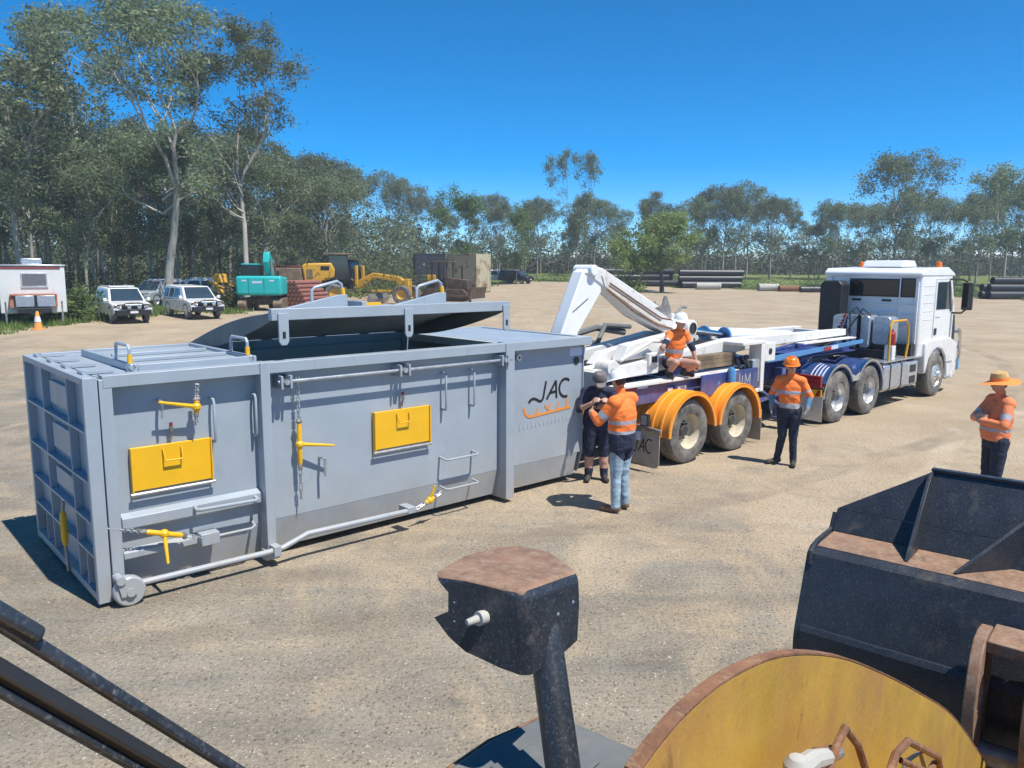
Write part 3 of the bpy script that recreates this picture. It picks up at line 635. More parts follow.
for x in (1.81, 3.26, 4.79):
    P_('rod_bolt', lambda b: b.cyl((x, .034, 1.93), (x, -.16, 1.93), .03, n=8), M['galv'], 0)
def chain(p, q, n, r=.012):
    b = MB(); p = Vector(p); q = Vector(q)
    for i in range(n):
        a = p.lerp(q, i/n); c = p.lerp(q, (i+1)/n); d = (c-a); s = Vector((0, .016, 0)) if i % 2 else d.cross(Vector((0, 1, 0))).normalized()*.016
        a2 = a-d*.12; c2 = c+d*.12
        b.tube([a2+s, c2+s, c2-s, a2-s], r*.55, 5, closed=True)
    return b
def binder(p, q, lever, n1=5, n2=4):
    p = Vector(p); q = Vector(q); a = p.lerp(q, .36); c = p.lerp(q, .74)
    bd = P_('ratchet_binder', lambda b: (b.tube([a, a.lerp(c, .12), a.lerp(c, .88), c], [.012, .026, .026, .012], 10), b.tube([a.lerp(c, .5), Vector(lever)], [.022, .012], 8), b.ball(a.lerp(c, .5), .045, n=10)), M['yellow'], 0)
    o = chain_fix(chain(p, a, n1)).build('binder_chain', M['galv'], bd); o = chain_fix(chain(c, q, n2)).build('binder_chain', M['galv'], bd)
    P_('binder_hook', lambda b: (b.ball(a, .028, (1.4, 1, 1), 8), b.ball(c, .028, (1, 1, 1.4), 8)), M['steel'], 0, parent=bd)
binder((.92, -.11, 1.99), (.90, -.08, 1.60), (.56, -.12, 1.86))
P_('binder_pin', lambda b: b.tube([(.60, .03, 1.86), (.60, -.08, 1.86), (.60, -.08, 1.70)], .014, 8), M['galv'], 0)
binder((1.97, -.06, 1.96), (1.97, -.05, .66), (2.34, -.12, 1.19), 9, 4)
P_('binder_pin', lambda b: b.tube([(2.24, .03, 1.05), (2.24, -.09, 1.05), (2.24, -.09, .86)], .016, 8), M['galv'], 0)
binder((.02, -.08, .78), (.98, -.10, .46), (.52, -.24, .36), 12, 3)
P_('binder_anchor', lambda b: (b.box(.88, 1.06, -.12, .02, .40, .52),), M['bin'])
P_('chain_lug', lambda b: (b.box(-.03, .09, -.05, -.013, .70, .86), b.box(-.03, .14, -.06, -.014, .22, .32)), M['bin'])
binder((3.36, -.16, .27), (3.74, -.16, .40), (3.62, -.2, .52), 2, 3)
# ledges and rails low on the side
P_('side_ledge', lambda b: b.prism([(.034, .84), (-.035, .80), (-.035, .70), (.034, .66)], 'x', .207, 1.582))
P_('side_ledge', lambda b: b.prism([(.034, .50), (-.02, .47), (-.02, .41), (.034, .38)], 'x', .207, 1.0))
P_('step_rung', lambda b: b.tube([(.86, -.03, .79), (.86, -.10, .77), (.89, -.115, .77), (1.44, -.115, .755), (1.47, -.10, .755), (1.47, -.03, .77)], .018, 10), M['bin'], 0)
P_('hold_rod', lambda b: b.tube([(1.06, -.07, .46), (1.40, -.08, .46), (1.44, -.07, .48), (1.45, .02, .50)], .015, 10), M['bin'], 0)
P0_('lower_rail', lambda b: b.tube([(.26, -.10, .19), (1.55, -.10, .175), (1.72, -.11, .19), (1.99, -.13, .285), (3.38, -.14, .265)], .03, 10), M['bin'], 0)
P0_('rail_clamp', lambda b: (b.box(1.60, 1.68, -.15, -.03, .12, .23), b.box(3.25, 3.36, -.17, .03, .235, .31)), M['bin'])
for y in (-.09, W_+.09):
    wh = P0_('roller_wheel', lambda b: b.lathe([(.03, -.045), (.125, -.045), (.14, -.03), (.14, .03), (.125, .045), (.03, .045)], (.21, y, .14), 'y', 28), M['bin'], .002)
    P0_('roller_axle', lambda b: (b.cyl((.21, y-.075, .14), (.21, y+.07, .14), .04, n=12), b.prism([(.12, .11), (.30, .11), (.27, .26), (.09, .30)], 'y', y+.046, y+.06), b.prism([(.13, .11), (.26, .11), (.2, .26), (.09, .30)], 'y', y-.065, y-.048), b.cyl((.13, y-.08, .27), (.13, y+.06, .27), .04, n=12)), M['bin'], 0, parent=wh)
P_('eye_bolt', lambda b: b.lathe([(.02, -.03), (.045, -.03), (.045, .0), (.02, .0)], (5.13, 0, 1.93), 'y', 12), M['galv'], 0)
# logo and stickers on the front section (sheet face at y=.035)
FR = (PI/2, 0, 0)
def strokes(fx, lines, w, y=.0325):
    def f(b):
        for pts in lines:
            q = [fx(*p) for p in pts]
            for (x, z), (x2, z2) in zip(q, q[1:]):
                b.bar((x, y, z), (x2, y, z2), .003, w, up=(0, 0, 1)) if abs(x2-x) > abs(z2-z)*.2 else b.bar((x, y, z), (x2, y, z2), w, .003, up=(0, 1, 0))
    return f
def arc(cx, cz, rx, rz, a0, a1, n=12): return [(cx+rx*math.cos(R(a0+(a1-a0)*i/n)), cz+rz*math.sin(R(a0+(a1-a0)*i/n))) for i in range(n+1)]
JAC_LINES = [[(.0, .02), (.06, .09), (.13, .11), (.20, .07), (.27, .015), (.32, .02), (.36, .09), (.43, .52)], [(.45, .04), (.68, .50), (.70, .04)], [(.54, .20), (.69, .22)], arc(.93, .28, .16, .24, 50, 290)]
def logo_xz(x0, z0, k, kz): return lambda a, c: (x0+a*k, z0+c*kz)
P_('logo_lettering', strokes(logo_xz(5.36, 1.285, .76, .53), JAC_LINES, .033), M['ink'], 0)
P_('logo_lettering', strokes(logo_xz(5.28, 1.10, .78, .66), [[(.0, .20), (.02, .09), (.08, .015), (.16, .0), (1.14, .075)]], .038), M['ink_o'], 0)
P_('logo_lettering', strokes(logo_xz(5.28, 1.10, .78, .66), [[(.28, .03), (.33, .16)], [(.50, .20), (.58, .08), (.64, .21)], [(.80, .08), (.84, .22)], [(1.02, .09), (1.07, .30)]], .028), M['ink_o'], 0)
P_('faint_lettering', lambda b: [b.bar((5.2+.075*i, .0325, .945+.03*i/15), (5.2+.075*i+.012, .0325, 1.0+.03*i/15), .020, .003, up=(0, 1, 0)) for i in range(16)], M['ink_g'], 0)['kind'] = 'stuff'
P_('sticker', lambda b: b.box(6.14, 6.47, .031, .0345, 1.87, 1.985), M['sticker'], 0)
P_('round_badge', lambda b: b.lathe([(0, -.004), (.055, -.004), (.055, .004)], (6.28, .030, 1.80), 'y', 20), M['ink'], 0)
# ================================================================== wheels shared by the trailer and the truck
def wheel_at(parent, c, r=.52, w=.27, side=-1, rim='rim', dual=True, kind='deep', off=(0, 0, 0), bolts=True):
    x, y, z = c; s = side                           # side -1: outer face towards -y
    b = MB(off); R2 = r*.56
    if kind == 'deep':
        b.lathe([(R2, s*0.0), (R2*.97, s*-.02), (R2*.90, s*-.06), (R2*.86, s*-.15), (R2*.62, s*-.17), (R2*.40, s*-.165)], (x, y, z), 'y', 28)
        b.lathe([(R2, s*-w), (R2*.97, s*-w*.9), (R2*.88, s*-.16)], (x, y, z), 'y', 28)
    else:
        b.lathe([(R2, 0), (R2*.96, s*-.025), (R2*.88, s*-.05), (R2*.74, s*.0), (R2*.52, s*.03), (R2*.40, s*.035)], (x, y, z), 'y', 28)
        b.lathe([(R2, s*-w), (R2*.9, s*-w*.8), (R2*.88, s*-.05)], (x, y, z), 'y', 28)
    wo_ = b.build('wheel', M[rim], parent)
    t = MB(off)
    def tyre(y0):
        o = y0
        t.lathe([(R2*.98, o), (R2*1.08, o+s*.012), (r*.82, o+s*.018), (r*.955, o+s*-.005), (r*.985, o+s*-.025), (r, o+s*-.05), (r, o+s*-(w-.05)), (r*.985, o-s*(w-.025)), (r*.955, o-s*(w-.005)), (r*.82, o-s*(w+.015)), (R2, o-s*w)], (x, 0, z), 'y', 40)
        for k in range(4):                          # tread ribs
            yy = o-s*(.05+k*(w-.10)/4)
            t.lathe([(r*.99, yy-s*.004), (r*1.012, yy-s*.008), (r*1.012, yy-s*((w-.10)/4-.014)), (r*.99, yy-s*((w-.10)/4-.01))], (x, 0, z), 'y', 40)
    tyre(y)
    if dual: tyre(y-s*(w+.06))
    t.build('tyre', M['rubber'], wo_)
    h = MB(off); hy = y+s*(-.165 if kind == 'deep' else .03)
    h.lathe([(0, s*.075), (R2*.26, s*.075), (R2*.33, s*.06), (R2*.40, s*0.0), (R2*.42, s*-.03)], (x, hy, z), 'y', 20)
    if bolts:
        for k in range(10):
            a = 2*PI*k/10; h.cyl((x+R2*.5*math.cos(a), hy-s*.01, z+R2*.5*math.sin(a)), (x+R2*.5*math.cos(a), hy+s*.03, z+R2*.5*math.sin(a)), .014, n=6)
    h.build('hub', M['hub'] if kind == 'deep' else M['alloy'], wo_)
    return wo_
def arc_guard(b, cx, cz, r, y0, y1, a0, a1, n=18, th=.012, rib=0):
    prof = [(r, y0), (r, y1)]
    b.lathe([(r, y0), (r, y1), (r-th, y1), (r-th, y0), (r, y0)], (cx, 0, cz), 'y', n, a0, a1)
    b.lathe([(r+.012, y0), (r+.012, y0+.035), (r-.055, y0+.03), (r-.055, y0), (r+.012, y0)], (cx, 0, cz), 'y', n, a0, a1)
    for k in range(rib):
        yy = y0+(y1-y0)*(k+1)/(rib+1); b.lathe([(r, yy-.03), (r+.014, yy-.018), (r+.014, yy+.018), (r, yy+.03)], (cx, 0, cz), 'y', n, a0, a1)

# ================================================================== hook-lift trailer
TO = (9.3, .92, 0); to = (-9.3, -.92, 0)
TR = thing('hooklift_trailer', 'white and blue hook-lift semitrailer with bright orange mudguards behind the truck', 'trailer', loc_abz(*TO), YAW)
def T(name, fn, m, bevel=.005, parent=TR, **k):
    b = MB(to); fn(b); return b.build(name, m, parent, bevel, **k)
BN = -.33                                            # outer face of the near wheels
for a in (8.56, 9.93):
    for s in (-1, 1):
        wheel_at(TR, (a, BN if s < 0 else 2.17, .52), .52, .27, s, 'rim', off=to)
        yo = (BN-.03, .46) if s < 0 else (2.20, 1.40)
        T('mudguard', lambda b: arc_guard(b, a, .52, .64, yo[0]-(.05 if s < 0 else -.05), yo[1], R(-2 if a > 9 else 2), R(182 if a < 9 else 178), 26, .012, 4), M['orange'], 0)
        T('guard_stay', lambda b: b.bar((a, min(yo)+.3 if s < 0 else 1.6, 1.20), (a, .6 if s < 0 else 1.3, 1.14), .05, .05), M['blue'])
    T('axle', lambda b: b.cyl((a, .0, .52), (a, 1.84, .52), .065, n=12), M['hub'], 0)
    T('axle_hanger', lambda b: [b.box(a-.2, a+.2, y-.06, y+.06, .55, 1.0) for y in (.55, 1.29)], M['hub'])
for y in (.48, 1.36):
    T('chassis_rail', lambda b: (b.box(7.15, 13.2, y-.08, y+.08, .95, 1.28), b.prism([(13.2, .95), (13.2, 1.28), (15.6, 1.46), (15.6, 1.30), (13.9, 1.27), (13.5, .97)], 'y', y-.08, y+.08)), M['blue'])
T('crossmember', lambda b: [b.box(a-.05, a+.05, .40+.161, 1.36-.081, 1.0, 1.22) for a in (7.2, 7.9, 9.25, 10.6, 11.7, 12.8)], M['blue'])
T('kingpin_plate', lambda b: b.box(13.7, 15.7, .3, 1.54, 1.285, 1.31), M['blue'])
# side deck of timber-faced channel along the trailer
for y0, y1 in ((-.06, .16), (1.68, 1.90)):
    T('side_deck', lambda b: b.box(7.05, 10.38, y0, y1, 1.30, 1.34), M['white_d'])
    T('deck_skirt', lambda b: b.box(7.2, 11.3, (y0+y1)/2-.03, (y0+y1)/2+.03, 1.0, 1.295), M['blue'])
T('reflector_strip', lambda b: (b.box(7.35, 7.62, .004, .0195, 1.24, 1.34), b.box(9.55, 9.82, .004, .0195, 1.26, 1.345)), M['red'], 0)
T('reflector_strip', lambda b: (b.box(7.63, 7.88, .004, .0195, 1.25, 1.34), b.box(9.83, 10.08, .004, .0195, 1.10, 1.33), b.box(8.4, 8.9, .002, .0195, 1.06, 1.2)), M['sticker'], 0)
T('air_tank', lambda b: (b.cyl((9.45, .02, 1.16), (9.7, -.04, 1.16), .09, n=12),), M['blue_l'], 0)
T('gas_bottle', lambda b: b.lathe([(.0, 1.05), (.07, 1.05), (.075, 1.08), (.075, 1.36), (.04, 1.42), (.0, 1.43)], (9.95, -.17, 0), 'z', 14), M['blue_l'], 0)
# decal on the blue side plate
T('side_plate', lambda b: b.box(9.15, 10.9, -.115, -.09, .98, 1.34), M['blue'])
T('decal_ring', strokes(lambda a, c: (a, c), [arc(10.12, 1.17, .11, .13, 60, 330)], .035, -.117), M['sticker'], 0)
T('decal_letter', strokes(lambda a, c: (a, c), [[(10.3, 1.02), (10.3, 1.28)], [(10.38, 1.02), (10.39, 1.24)], [(10.48, 1.02), (10.48, 1.26), (10.56, 1.1), (10.64, 1.26), (10.64, 1.03)]], .022, -.117), M['ink_g'], 0)
# white hook-lift beams
for y in (.40, 1.44):
    T('tipper_beam', lambda b: (b.prism([(8.5, 1.42), (8.5, 1.64), (10.6, 1.84), (15.2, 1.80), (15.2, 1.66), (11.4, 1.62)], 'y', y-.09, y+.09),), M['white_d'], .012)
T('timber_packer', lambda b: [b.box(9.15, 10.5, .10+k*.001, .30, 1.402+k*.075, 1.402+k*.075+.07) for k in range(3)], M['machine'], .004)
T('beam_cross', lambda b: [b.box(a-.06, a+.06, .491, 1.349, 1.58, 1.76) for a in (9.0, 11.2, 12.9, 14.9)], M['white_d'])
T('hose_box', lambda b: (b.box(11.02, 11.14, -.10, .16, .88, 1.75), b.box(10.85, 11.018, -.10, -.06, .88, .95), b.box(10.4, 11.14, -.10, .3, 1.752, 1.81), b.box(11.143, 11.5, -.10, .16, 1.42, 1.76)), M['white_d'], .01)
T('valve_cover', lambda b: b.box(10.78, 11.0, -.085, .1, 1.06, 1.48), M['galv'], .02)
T('port_hole', lambda b: b.cyl((11.32, -.09, 1.60), (11.32, -.106, 1.60), .06, n=16), M['black'], 0)
def hoses(b):
    rg = random.Random(4)
    for k in range(9):
        a = 10.42+.05*k; b.tube([(a, .05+.03*(k % 3), 1.55), (a+.05+rg.uniform(-.1, .1), -.02, 1.35), (a+.15+rg.uniform(-.1, .1), -.03, 1.15), (a+.3, .1, .95)], .02, 6)
T('hose_bundle', hoses, M['black'], 0)
T('landing_leg', lambda b: (b.box(12.15, 12.3, .1, .25, .25, 1.2), b.box(12.1, 12.35, .03, .3, .20, .25), b.bar((12.2, .18, .45), (12.9, .5, 1.0), .06, .06), b.bar((11.0, .1, .62), (12.15, .18, .70), .07, .08), b.bar((11.2, .1, .95), (12.15, .15, .5), .05, .05), b.box(12.15, 12.3, 1.6, 1.75, .25, 1.2)), M['blue'])
T('side_stripe', lambda b: b.prism([(11.5, 1.36), (11.5, 1.46), (15.5, 1.57), (15.5, 1.49)], 'y', .05, .09), M['blue_l'], .004)
T('reflector_strip', lambda b: b.prism([(13.7, 1.435), (13.7, 1.512), (14.0, 1.52), (14.0, 1.443)], 'y', .043, .048), M['red'], 0)
T('reflector_strip', lambda b: b.prism([(14.005, 1.443), (14.005, 1.52), (14.3, 1.528), (14.3, 1.451)], 'y', .043, .048), M['sticker'], 0)
T('front_tread', lambda b: (b.box(13.0, 15.3, .12, .30, 1.60, 1.63), b.box(13.0, 15.3, 1.54, 1.72, 1.60, 1.63)), M['white_d'])
# hook arm: long boom, knuckle, jib with the hook going down behind the bin
ARM = T('lift_arm', lambda b: b.prism([(7.25, 3.02), (7.45, 3.13), (7.66, 3.09), (9.2, 2.42), (10.05, 2.16), (10.12, 1.98), (9.95, 1.88), (9.3, 2.0), (8.5, 2.30), (7.72, 2.78)], 'y', .78, 1.06), M['white_d'], .02)
T('arm_side_plate', lambda b: [b.prism([(7.62, 2.98), (7.72, 2.98), (9.35, 2.26), (9.30, 2.10), (8.6, 2.33), (7.7, 2.81)], 'y', y-.006, y+.006) for y in (.770, 1.070)], M['white_d'], 0, parent=ARM)
T('arm_cylinder', lambda b: b.cyl((7.72, .69, 2.82), (9.05, .69, 2.22), .022, n=10), M['steel'], 0, parent=ARM)
T('arm_hose', lambda b: (b.tube([(7.7, .71, 2.75), (8.3, .70, 2.42), (9.0, .70, 2.14), (9.4, .7, 2.06)], .018, 6), b.tube([(7.75, .71, 2.86), (8.4, .70, 2.56), (9.1, .70, 2.25), (9.5, .7, 2.2)], .014, 6)), M['rust'], 0, parent=ARM)
T('arm_lug', lambda b: (b.prism([(8.95, 2.42), (9.5, 2.2), (9.46, 2.38), (9.33, 2.62), (9.28, 2.62), (9.22, 2.46)], 'y', .78, .81), b.prism([(8.95, 2.42), (9.5, 2.2), (9.46, 2.34), (9.3, 2.52), (9.22, 2.46)], 'y', 1.0, 1.03)), M['steel'], 0, parent=ARM)
T('pivot_boss', lambda b: (b.cyl((9.87, .60, 2.05), (9.87, 1.24, 2.05), .15, n=24), b.cyl((9.62, .66, 1.98), (9.62, 1.18, 1.98), .11, n=20)), M['white_d'], .01, parent=ARM)
T('pivot_bore', lambda b: b.lathe([(0, .0), (.085, .0), (.085, -.01), (.10, -.01), (.10, .0)], (9.87, .594, 2.05), 'y', 20), M['black'], 0, parent=ARM)
JIB = T('hook_jib', lambda b: b.prism([(7.22, 3.03), (7.42, 3.13), (7.62, 3.10), (7.66, 2.72), (7.14, 2.1), (6.98, 1.50), (6.78, 1.42), (6.60, 1.46), (6.70, 2.0)], 'y', .80, 1.04), M['white'], .02, parent=None or ARM)
T('hook_claw', lambda b: b.prism([(6.60, 1.45), (6.78, 1.41), (6.98, 1.49), (6.96, 1.25), (6.80, 1.12), (6.60, 1.16), (6.64, 1.27), (6.76, 1.26), (6.82, 1.33)], 'y', .84, 1.0), M['steel'], .01, parent=ARM)
T('knuckle_cap', lambda b: b.cyl((7.40, .72, 3.06), (7.40, 1.12, 3.06), .085, n=20), M['white'], .01, parent=ARM)
T('jib_mark', lambda b: b.bar((7.0, .7985, 2.42), (7.34, .7985, 2.62), .004, .014), M['ink'], 0, parent=ARM)
for y in (.70, 1.14):
    c_ = T('lift_cylinder', lambda b: b.tube([(11.05, y, 1.86), (11.12, y, 1.86), (13.4, y, 1.72)], [.115, .125, .11], 18), M['white'], .008)
    T('cylinder_rod', lambda b: (b.cyl((9.9, y, 2.02), (11.06, y, 1.865), .055, n=16), b.cyl((9.95, y-.07, 2.02), (9.95, y+.07, 2.02), .09, n=14)), M['chrome'], 0, parent=c_)
    T('cylinder_collar', lambda b: b.lathe([(.075, 0), (.14, 0), (.14, .06), (.075, .06)], (11.0, y, 1.87), 'x', 18), M['blue_l'], 0, parent=c_)
T('prop_rod', lambda b: (b.tube([(9.9, 1.2, 2.05), (10.9, 1.6, 2.35), (11.05, 1.6, 2.34)], .025, 8), b.tube([(9.9, 1.3, 2.0), (10.35, 1.6, 2.34)], .022, 8)), M['steel'], 0)
# rear of the trailer: rollers and grimy body locks by the bin
T('rear_frame', lambda b: (b.prism([(6.95, 1.40), (6.95, 1.58), (8.4, 1.66), (8.4, 1.42)], 'y', .2, .66), b.prism([(6.95, 1.40), (6.95, 1.58), (8.4, 1.66), (8.4, 1.42)], 'y', 1.18, 1.64), b.box(6.9, 7.12, .2, 1.64, 1.28, 1.56)), M['white_d'], .015)
T('tilt_body', lambda b: (b.prism([(7.3, 1.60), (7.5, 1.78), (9.3, 2.0), (9.6, 1.9), (9.5, 1.62)], 'y', .62, .80), b.prism([(7.3, 1.60), (7.5, 1.78), (9.3, 2.0), (9.6, 1.9), (9.5, 1.62)], 'y', 1.04, 1.22)), M['white_d'], .015)
T('body_roller', lambda b: (b.cyl((7.15, .08, 1.60), (7.15, .36, 1.60), .13, n=20), b.cyl((7.15, 1.48, 1.60), (7.15, 1.76, 1.60), .13, n=20)), M['white_d'], .01)
T('body_lock', lambda b: (b.prism([(7.6, 1.66), (7.75, 1.9), (8.0, 1.93), (8.5, 1.70)], 'y', .30, .52), b.box(8.1, 8.35, .16, .24, 1.56, 1.76), b.tube([(7.5, .25, 1.68), (8.2, .2, 1.95), (8.7, .35, 1.9)], .03, 8)), M['white_d'], .012)
T('lock_hole', lambda b: b.box(8.16, 8.29, .150, .159, 1.61, 1.71), M['black'], 0)
T('far_hose', lambda b: (b.tube([(7.4, 1.5, 1.70), (7.9, 1.7, 1.95), (8.6, 1.75, 2.05), (9.2, 1.6, 1.95)], .06, 8), b.tube([(7.0, 1.6, 1.7), (7.5, 1.8, 1.85), (8.2, 1.8, 1.9), (8.8, 1.7, 1.7)], .05, 8), b.tube([(8.3, 1.45, 1.8), (8.7, 1.62, 2.1), (9.3, 1.55, 2.05)], .045, 8)), M['guard_grey'], 0)
# mudflaps and tail lamp
for s, y0 in ((0, BN-.12), (1, 1.54)):
    fl = T('mudflap', lambda b: b.prism([(y0, .62), (y0+.65, .66), (y0+.65, .16), (y0+.60, .10), (y0+.05, .08), (y0, .14)], 'x', 7.62, 7.635), M['flap'], .004)
    T('flap_bar', lambda b: b.bar((7.625, y0-.02, .66), (7.625, y0+.95, .72), .05, .05), M['steel'], parent=fl)
    T('bar_stay', lambda b: b.bar((7.64, y0+.85, .72), (7.64, y0+.85, 1.0), .06, .06), M['blue'], parent=fl)
    if s == 0:
        def flap_logo(b):
            for pts in JAC_LINES:
                q = [(y0+.60-a*.45, .28+c*.45) for a, c in pts]
                for (y, z), (y2, z2) in zip(q, q[1:]): b.bar((7.617, y, z), (7.617, y2, z2), .003, .018, up=(0, 0, 1)) if abs(y2-y) > abs(z2-z)*.2 else b.bar((7.617, y, z), (7.617, y2, z2), .018, .003, up=(1, 0, 0))
        T('flap_lettering', flap_logo, M['ink'], 0, parent=fl)
    T('tail_lamp', lambda b: b.box(7.55, 7.62, y0+.18, y0+.32, .72, .90), M['black'], parent=fl)
    T('lamp_lens', lambda b: b.box(7.54, 7.549, y0+.2, y0+.3, .74, .88), M['galv'], 0, parent=fl)
    T('side_light', lambda b: b.box(7.58, 7.615, y0+.34, y0+.42, .48, .62), M['sticker'], parent=fl)
T('rear_flap', lambda b: b.box(10.72, 10.735, BN, .27, .06, .62), M['flap'])

# ================================================================== white prime mover
KO = (16.5, .92, 0); ko = (-16.5, -.92, 0)
TK = thing('prime_mover_truck', 'white cab truck with blue chassis guards coupled to the hook-lift trailer', 'truck', loc_abz(*KO), YAW)
def K(name, fn, m, bevel=.005, parent=TK, **k):
    b = MB(ko); fn(b); return b.build(name, m, parent, bevel, **k)
for a in (13.65, 15.08):
    for s in (-1, 1): wheel_at(TK, (a, BN if s < 0 else 2.17, .53), .53, .27, s, 'alloy', off=ko)
    K('axle', lambda b: b.cyl((a, 0, .53), (a, 1.84, .53), .09, n=12), M['hub'], 0)
for s in (-1, 1): wheel_at(TK, (18.82, BN if s < 0 else 2.17, .53), .53, .29, s, 'alloy', dual=False, kind='front', off=ko)
for y in (.52, 1.32): K('chassis_rail', lambda b: b.box(12.75, 20.0, y-.04, y+.04, .72, .98), M['blue'])
K('crossmember', lambda b: [b.box(a-.05, a+.05, .561, 1.279, .74, .96) for a in (12.85, 14.35, 16.2, 17.6)], M['blue'])
K('fifth_wheel', lambda b: (b.prism([(13.75, .55), (13.9, .45), (14.75, .45), (14.9, .6), (14.9, 1.24), (14.75, 1.39), (13.9, 1.39), (13.75, 1.29)], 'z', 1.17, 1.23), b.box(14.1, 14.6, .52, 1.32, .985, 1.168)), M['hub'])
for s in (-1, 1):
    y0, y1 = (BN-.02, .32) if s < 0 else (2.19, 1.52)
    for a, a0, a1 in ((13.65, 25, 178), (15.08, 2, 155)):
        K('wheel_guard', lambda b: arc_guard(b, a, .53, .66, y0, y1, R(a0), R(a1), 20), M['blue_c'], 0)
        K('guard_trim', lambda b: b.lathe([(.675, y0-.004*-s if s > 0 else y0-.006), (.675, y0+(.06 if s < 0 else -.06)), (.63, y0+(.055 if s < 0 else -.055)), (.63, y0-.006*(1 if s < 0 else -1)), (.675, y0-.006*(1 if s < 0 else -1))], (a, 0, .53), 'y', 20, R(a0), R(a1)), M['chrome'], 0)
        K('guard_post', lambda b: b.bar((a, min(y0, y1)+.25, 1.16), (a, .9, .9), .05, .05), M['hub'], 0)
    K('guard_link', lambda b: b.prism([(14.22, .80), (14.51, .80), (14.62, .98), (14.36, .90), (14.1, .98)], 'y', min(y0, y1)-.0, min(y0, y1)+.02), M['alloy'], 0)
    K('scroll_decal', lambda b: [b.lathe([(.664, (y0+.12+.08*k)), (.664, (y0+.15+.08*k))], (13.65, 0, .53), 'y', 16, R(110-5*k), R(160)) for k in range(4)] if s < 0 else b.box(13.6, 13.7, 1.7, 1.75, 1.192, 1.195), M['sticker'], 0)
    K('rear_mudflap', lambda b: b.prism([(min(y0, y1), .62), (max(y0, y1), .62), (max(y0, y1), .12), (min(y0, y1), .10)], 'x', 12.95, 12.965), M['alloy'], .003)
    K('tail_light', lambda b: b.box(12.88, 12.945, min(y0, y1)+.02, max(y0, y1)-.02, .78, 1.02), M['red'], .01)
    K('marker_plate', lambda b: b.box(12.92, 12.945, min(y0, y1)+.02, max(y0, y1)-.02, .60, .74), M['yellow'], .003)
    K('marker_stripe', lambda b: [b.prism([(min(y0, y1)+.06+k*.2, .61), (min(y0, y1)+.15+k*.2, .61), (min(y0, y1)+.09+k*.2, .73), (min(y0, y1)+.0+.03+k*.2, .73)], 'x', 12.912, 12.919) for k in range(3)], M['red'], 0)
    K('lamp_bar', lambda b: b.box(12.945, 13.0, min(y0, y1), .95 if s < 0 else max(y0, y1), .74, .80), M['hub'])
# tanks
def tank(b, x0, x1, y0, y1, z0, z1, c=.07):
    b.prism([(y0+c, z0), (y1-c, z0), (y1, z0+c), (y1, z1-c), (y1-c, z1), (y0+c, z1), (y0, z1-c), (y0, z0+c)], 'x', x0, x1)
for y0, y1 in ((BN+.02, .40), (1.44, 2.15)):
    tk = K('fuel_tank', lambda b: tank(b, 15.85, 17.15, y0, y1, .38, 1.02), M['galv'], .025)
    K('tank_strap', lambda b: [tank(b, x, x+.05, y0-.008, y1+.008, .372, 1.028) for x in (16.15, 16.75)], M['black'], .002, parent=tk)
    K('battery_box', lambda b: tank(b, 17.2, 17.75, y0+.02, y1, .40, .98, .04), M['alloy'], .015)
    K('step_hole', lambda b: [b.box(17.3, 17.62, (y0+.010 if y0 < 0 else y1+.001), (y0+.018 if y0 < 0 else y1+.008), z, z+.17) for z in (.46, .72)], M['black'], 0)
    K('deck_plate', lambda b: b.box(15.8, 17.8, y0, y1, 1.04, 1.065), M['galv'])
K('hydraulic_tank', lambda b: tank(b, 16.55, 17.05, .385, 1.28, 1.26, 2.03, .06), M['galv'], .03)
K('tank_strap', lambda b: [tank(b, 16.542, 17.058, y, y+.035, 1.252, 2.038, .06) for y in (.62, .95)], M['black'], 0)
K('hydraulic_tank', lambda b: tank(b, 16.62, 17.05, -.06, .365, 1.36, 2.02, .06), M['galv'], .03)
K('tank_frame', lambda b: (b.box(16.5, 17.1, -.05, 2.05, 1.07, 1.255), b.box(16.65, 17.0, .0, .34, 1.256, 1.358)), M['black'])
K('exhaust_stack', lambda b: tank(b, 17.10, 17.50, 1.36, 1.92, 1.15, 2.82, .10), M['black'], .03)
K('air_line', lambda b: b.tube([(16.35+.05*math.cos(t*2.4), 1.12-t*.012+.05*math.sin(t*2.4), 1.30+.75*t/26) for t in range(27)], .019, 6), M['blue_l'], 0)
K('air_line', lambda b: b.tube([(16.30+.05*math.cos(t*2.4+1), 1.20-t*.014+.05*math.sin(t*2.4+1), 1.26+.8*t/26) for t in range(27)], .019, 6), M['red'], 0)
K('air_line', lambda b: (b.tube([(16.3, .72, 1.27), (16.34, .74, 1.6), (16.35, .78, 2.1), (16.5, .7, 2.22), (16.75, .65, 2.03)], .016, 6), b.tube([(16.3, .6, 1.27), (16.25, .75, 1.7), (16.4, .5, 2.2), (16.7, .45, 2.03)], .016, 6), b.tube([(15.4, .9, 1.36), (15.9, .8, 1.5), (16.2, .8, 2.0), (16.5, .8, 2.15), (16.75, .8, 2.03)], .016, 6)), M['black'], 0)
K('grab_rail', lambda b: b.tube([(16.12, -.26, 1.06), (16.12, -.26, 1.84), (16.2, -.26, 1.95), (16.95, -.26, 1.95), (17.1, -.26, 1.8), (17.14, -.26, 1.4), (17.05, -.26, 1.06)], .026, 10), M['cat'], 0)
FE = K('fire_extinguisher', lambda b: b.lathe([(0, 1.40), (.075, 1.40), (.08, 1.43), (.08, 1.66), (.04, 1.72), (.025, 1.76), (0, 1.76)], (16.42, -.18, 0), 'z', 16), M['red'], 0)
K('extinguisher_box', lambda b: b.box(16.33, 16.52, -.25, -.07, 1.067, 1.395), M['white'], .01)
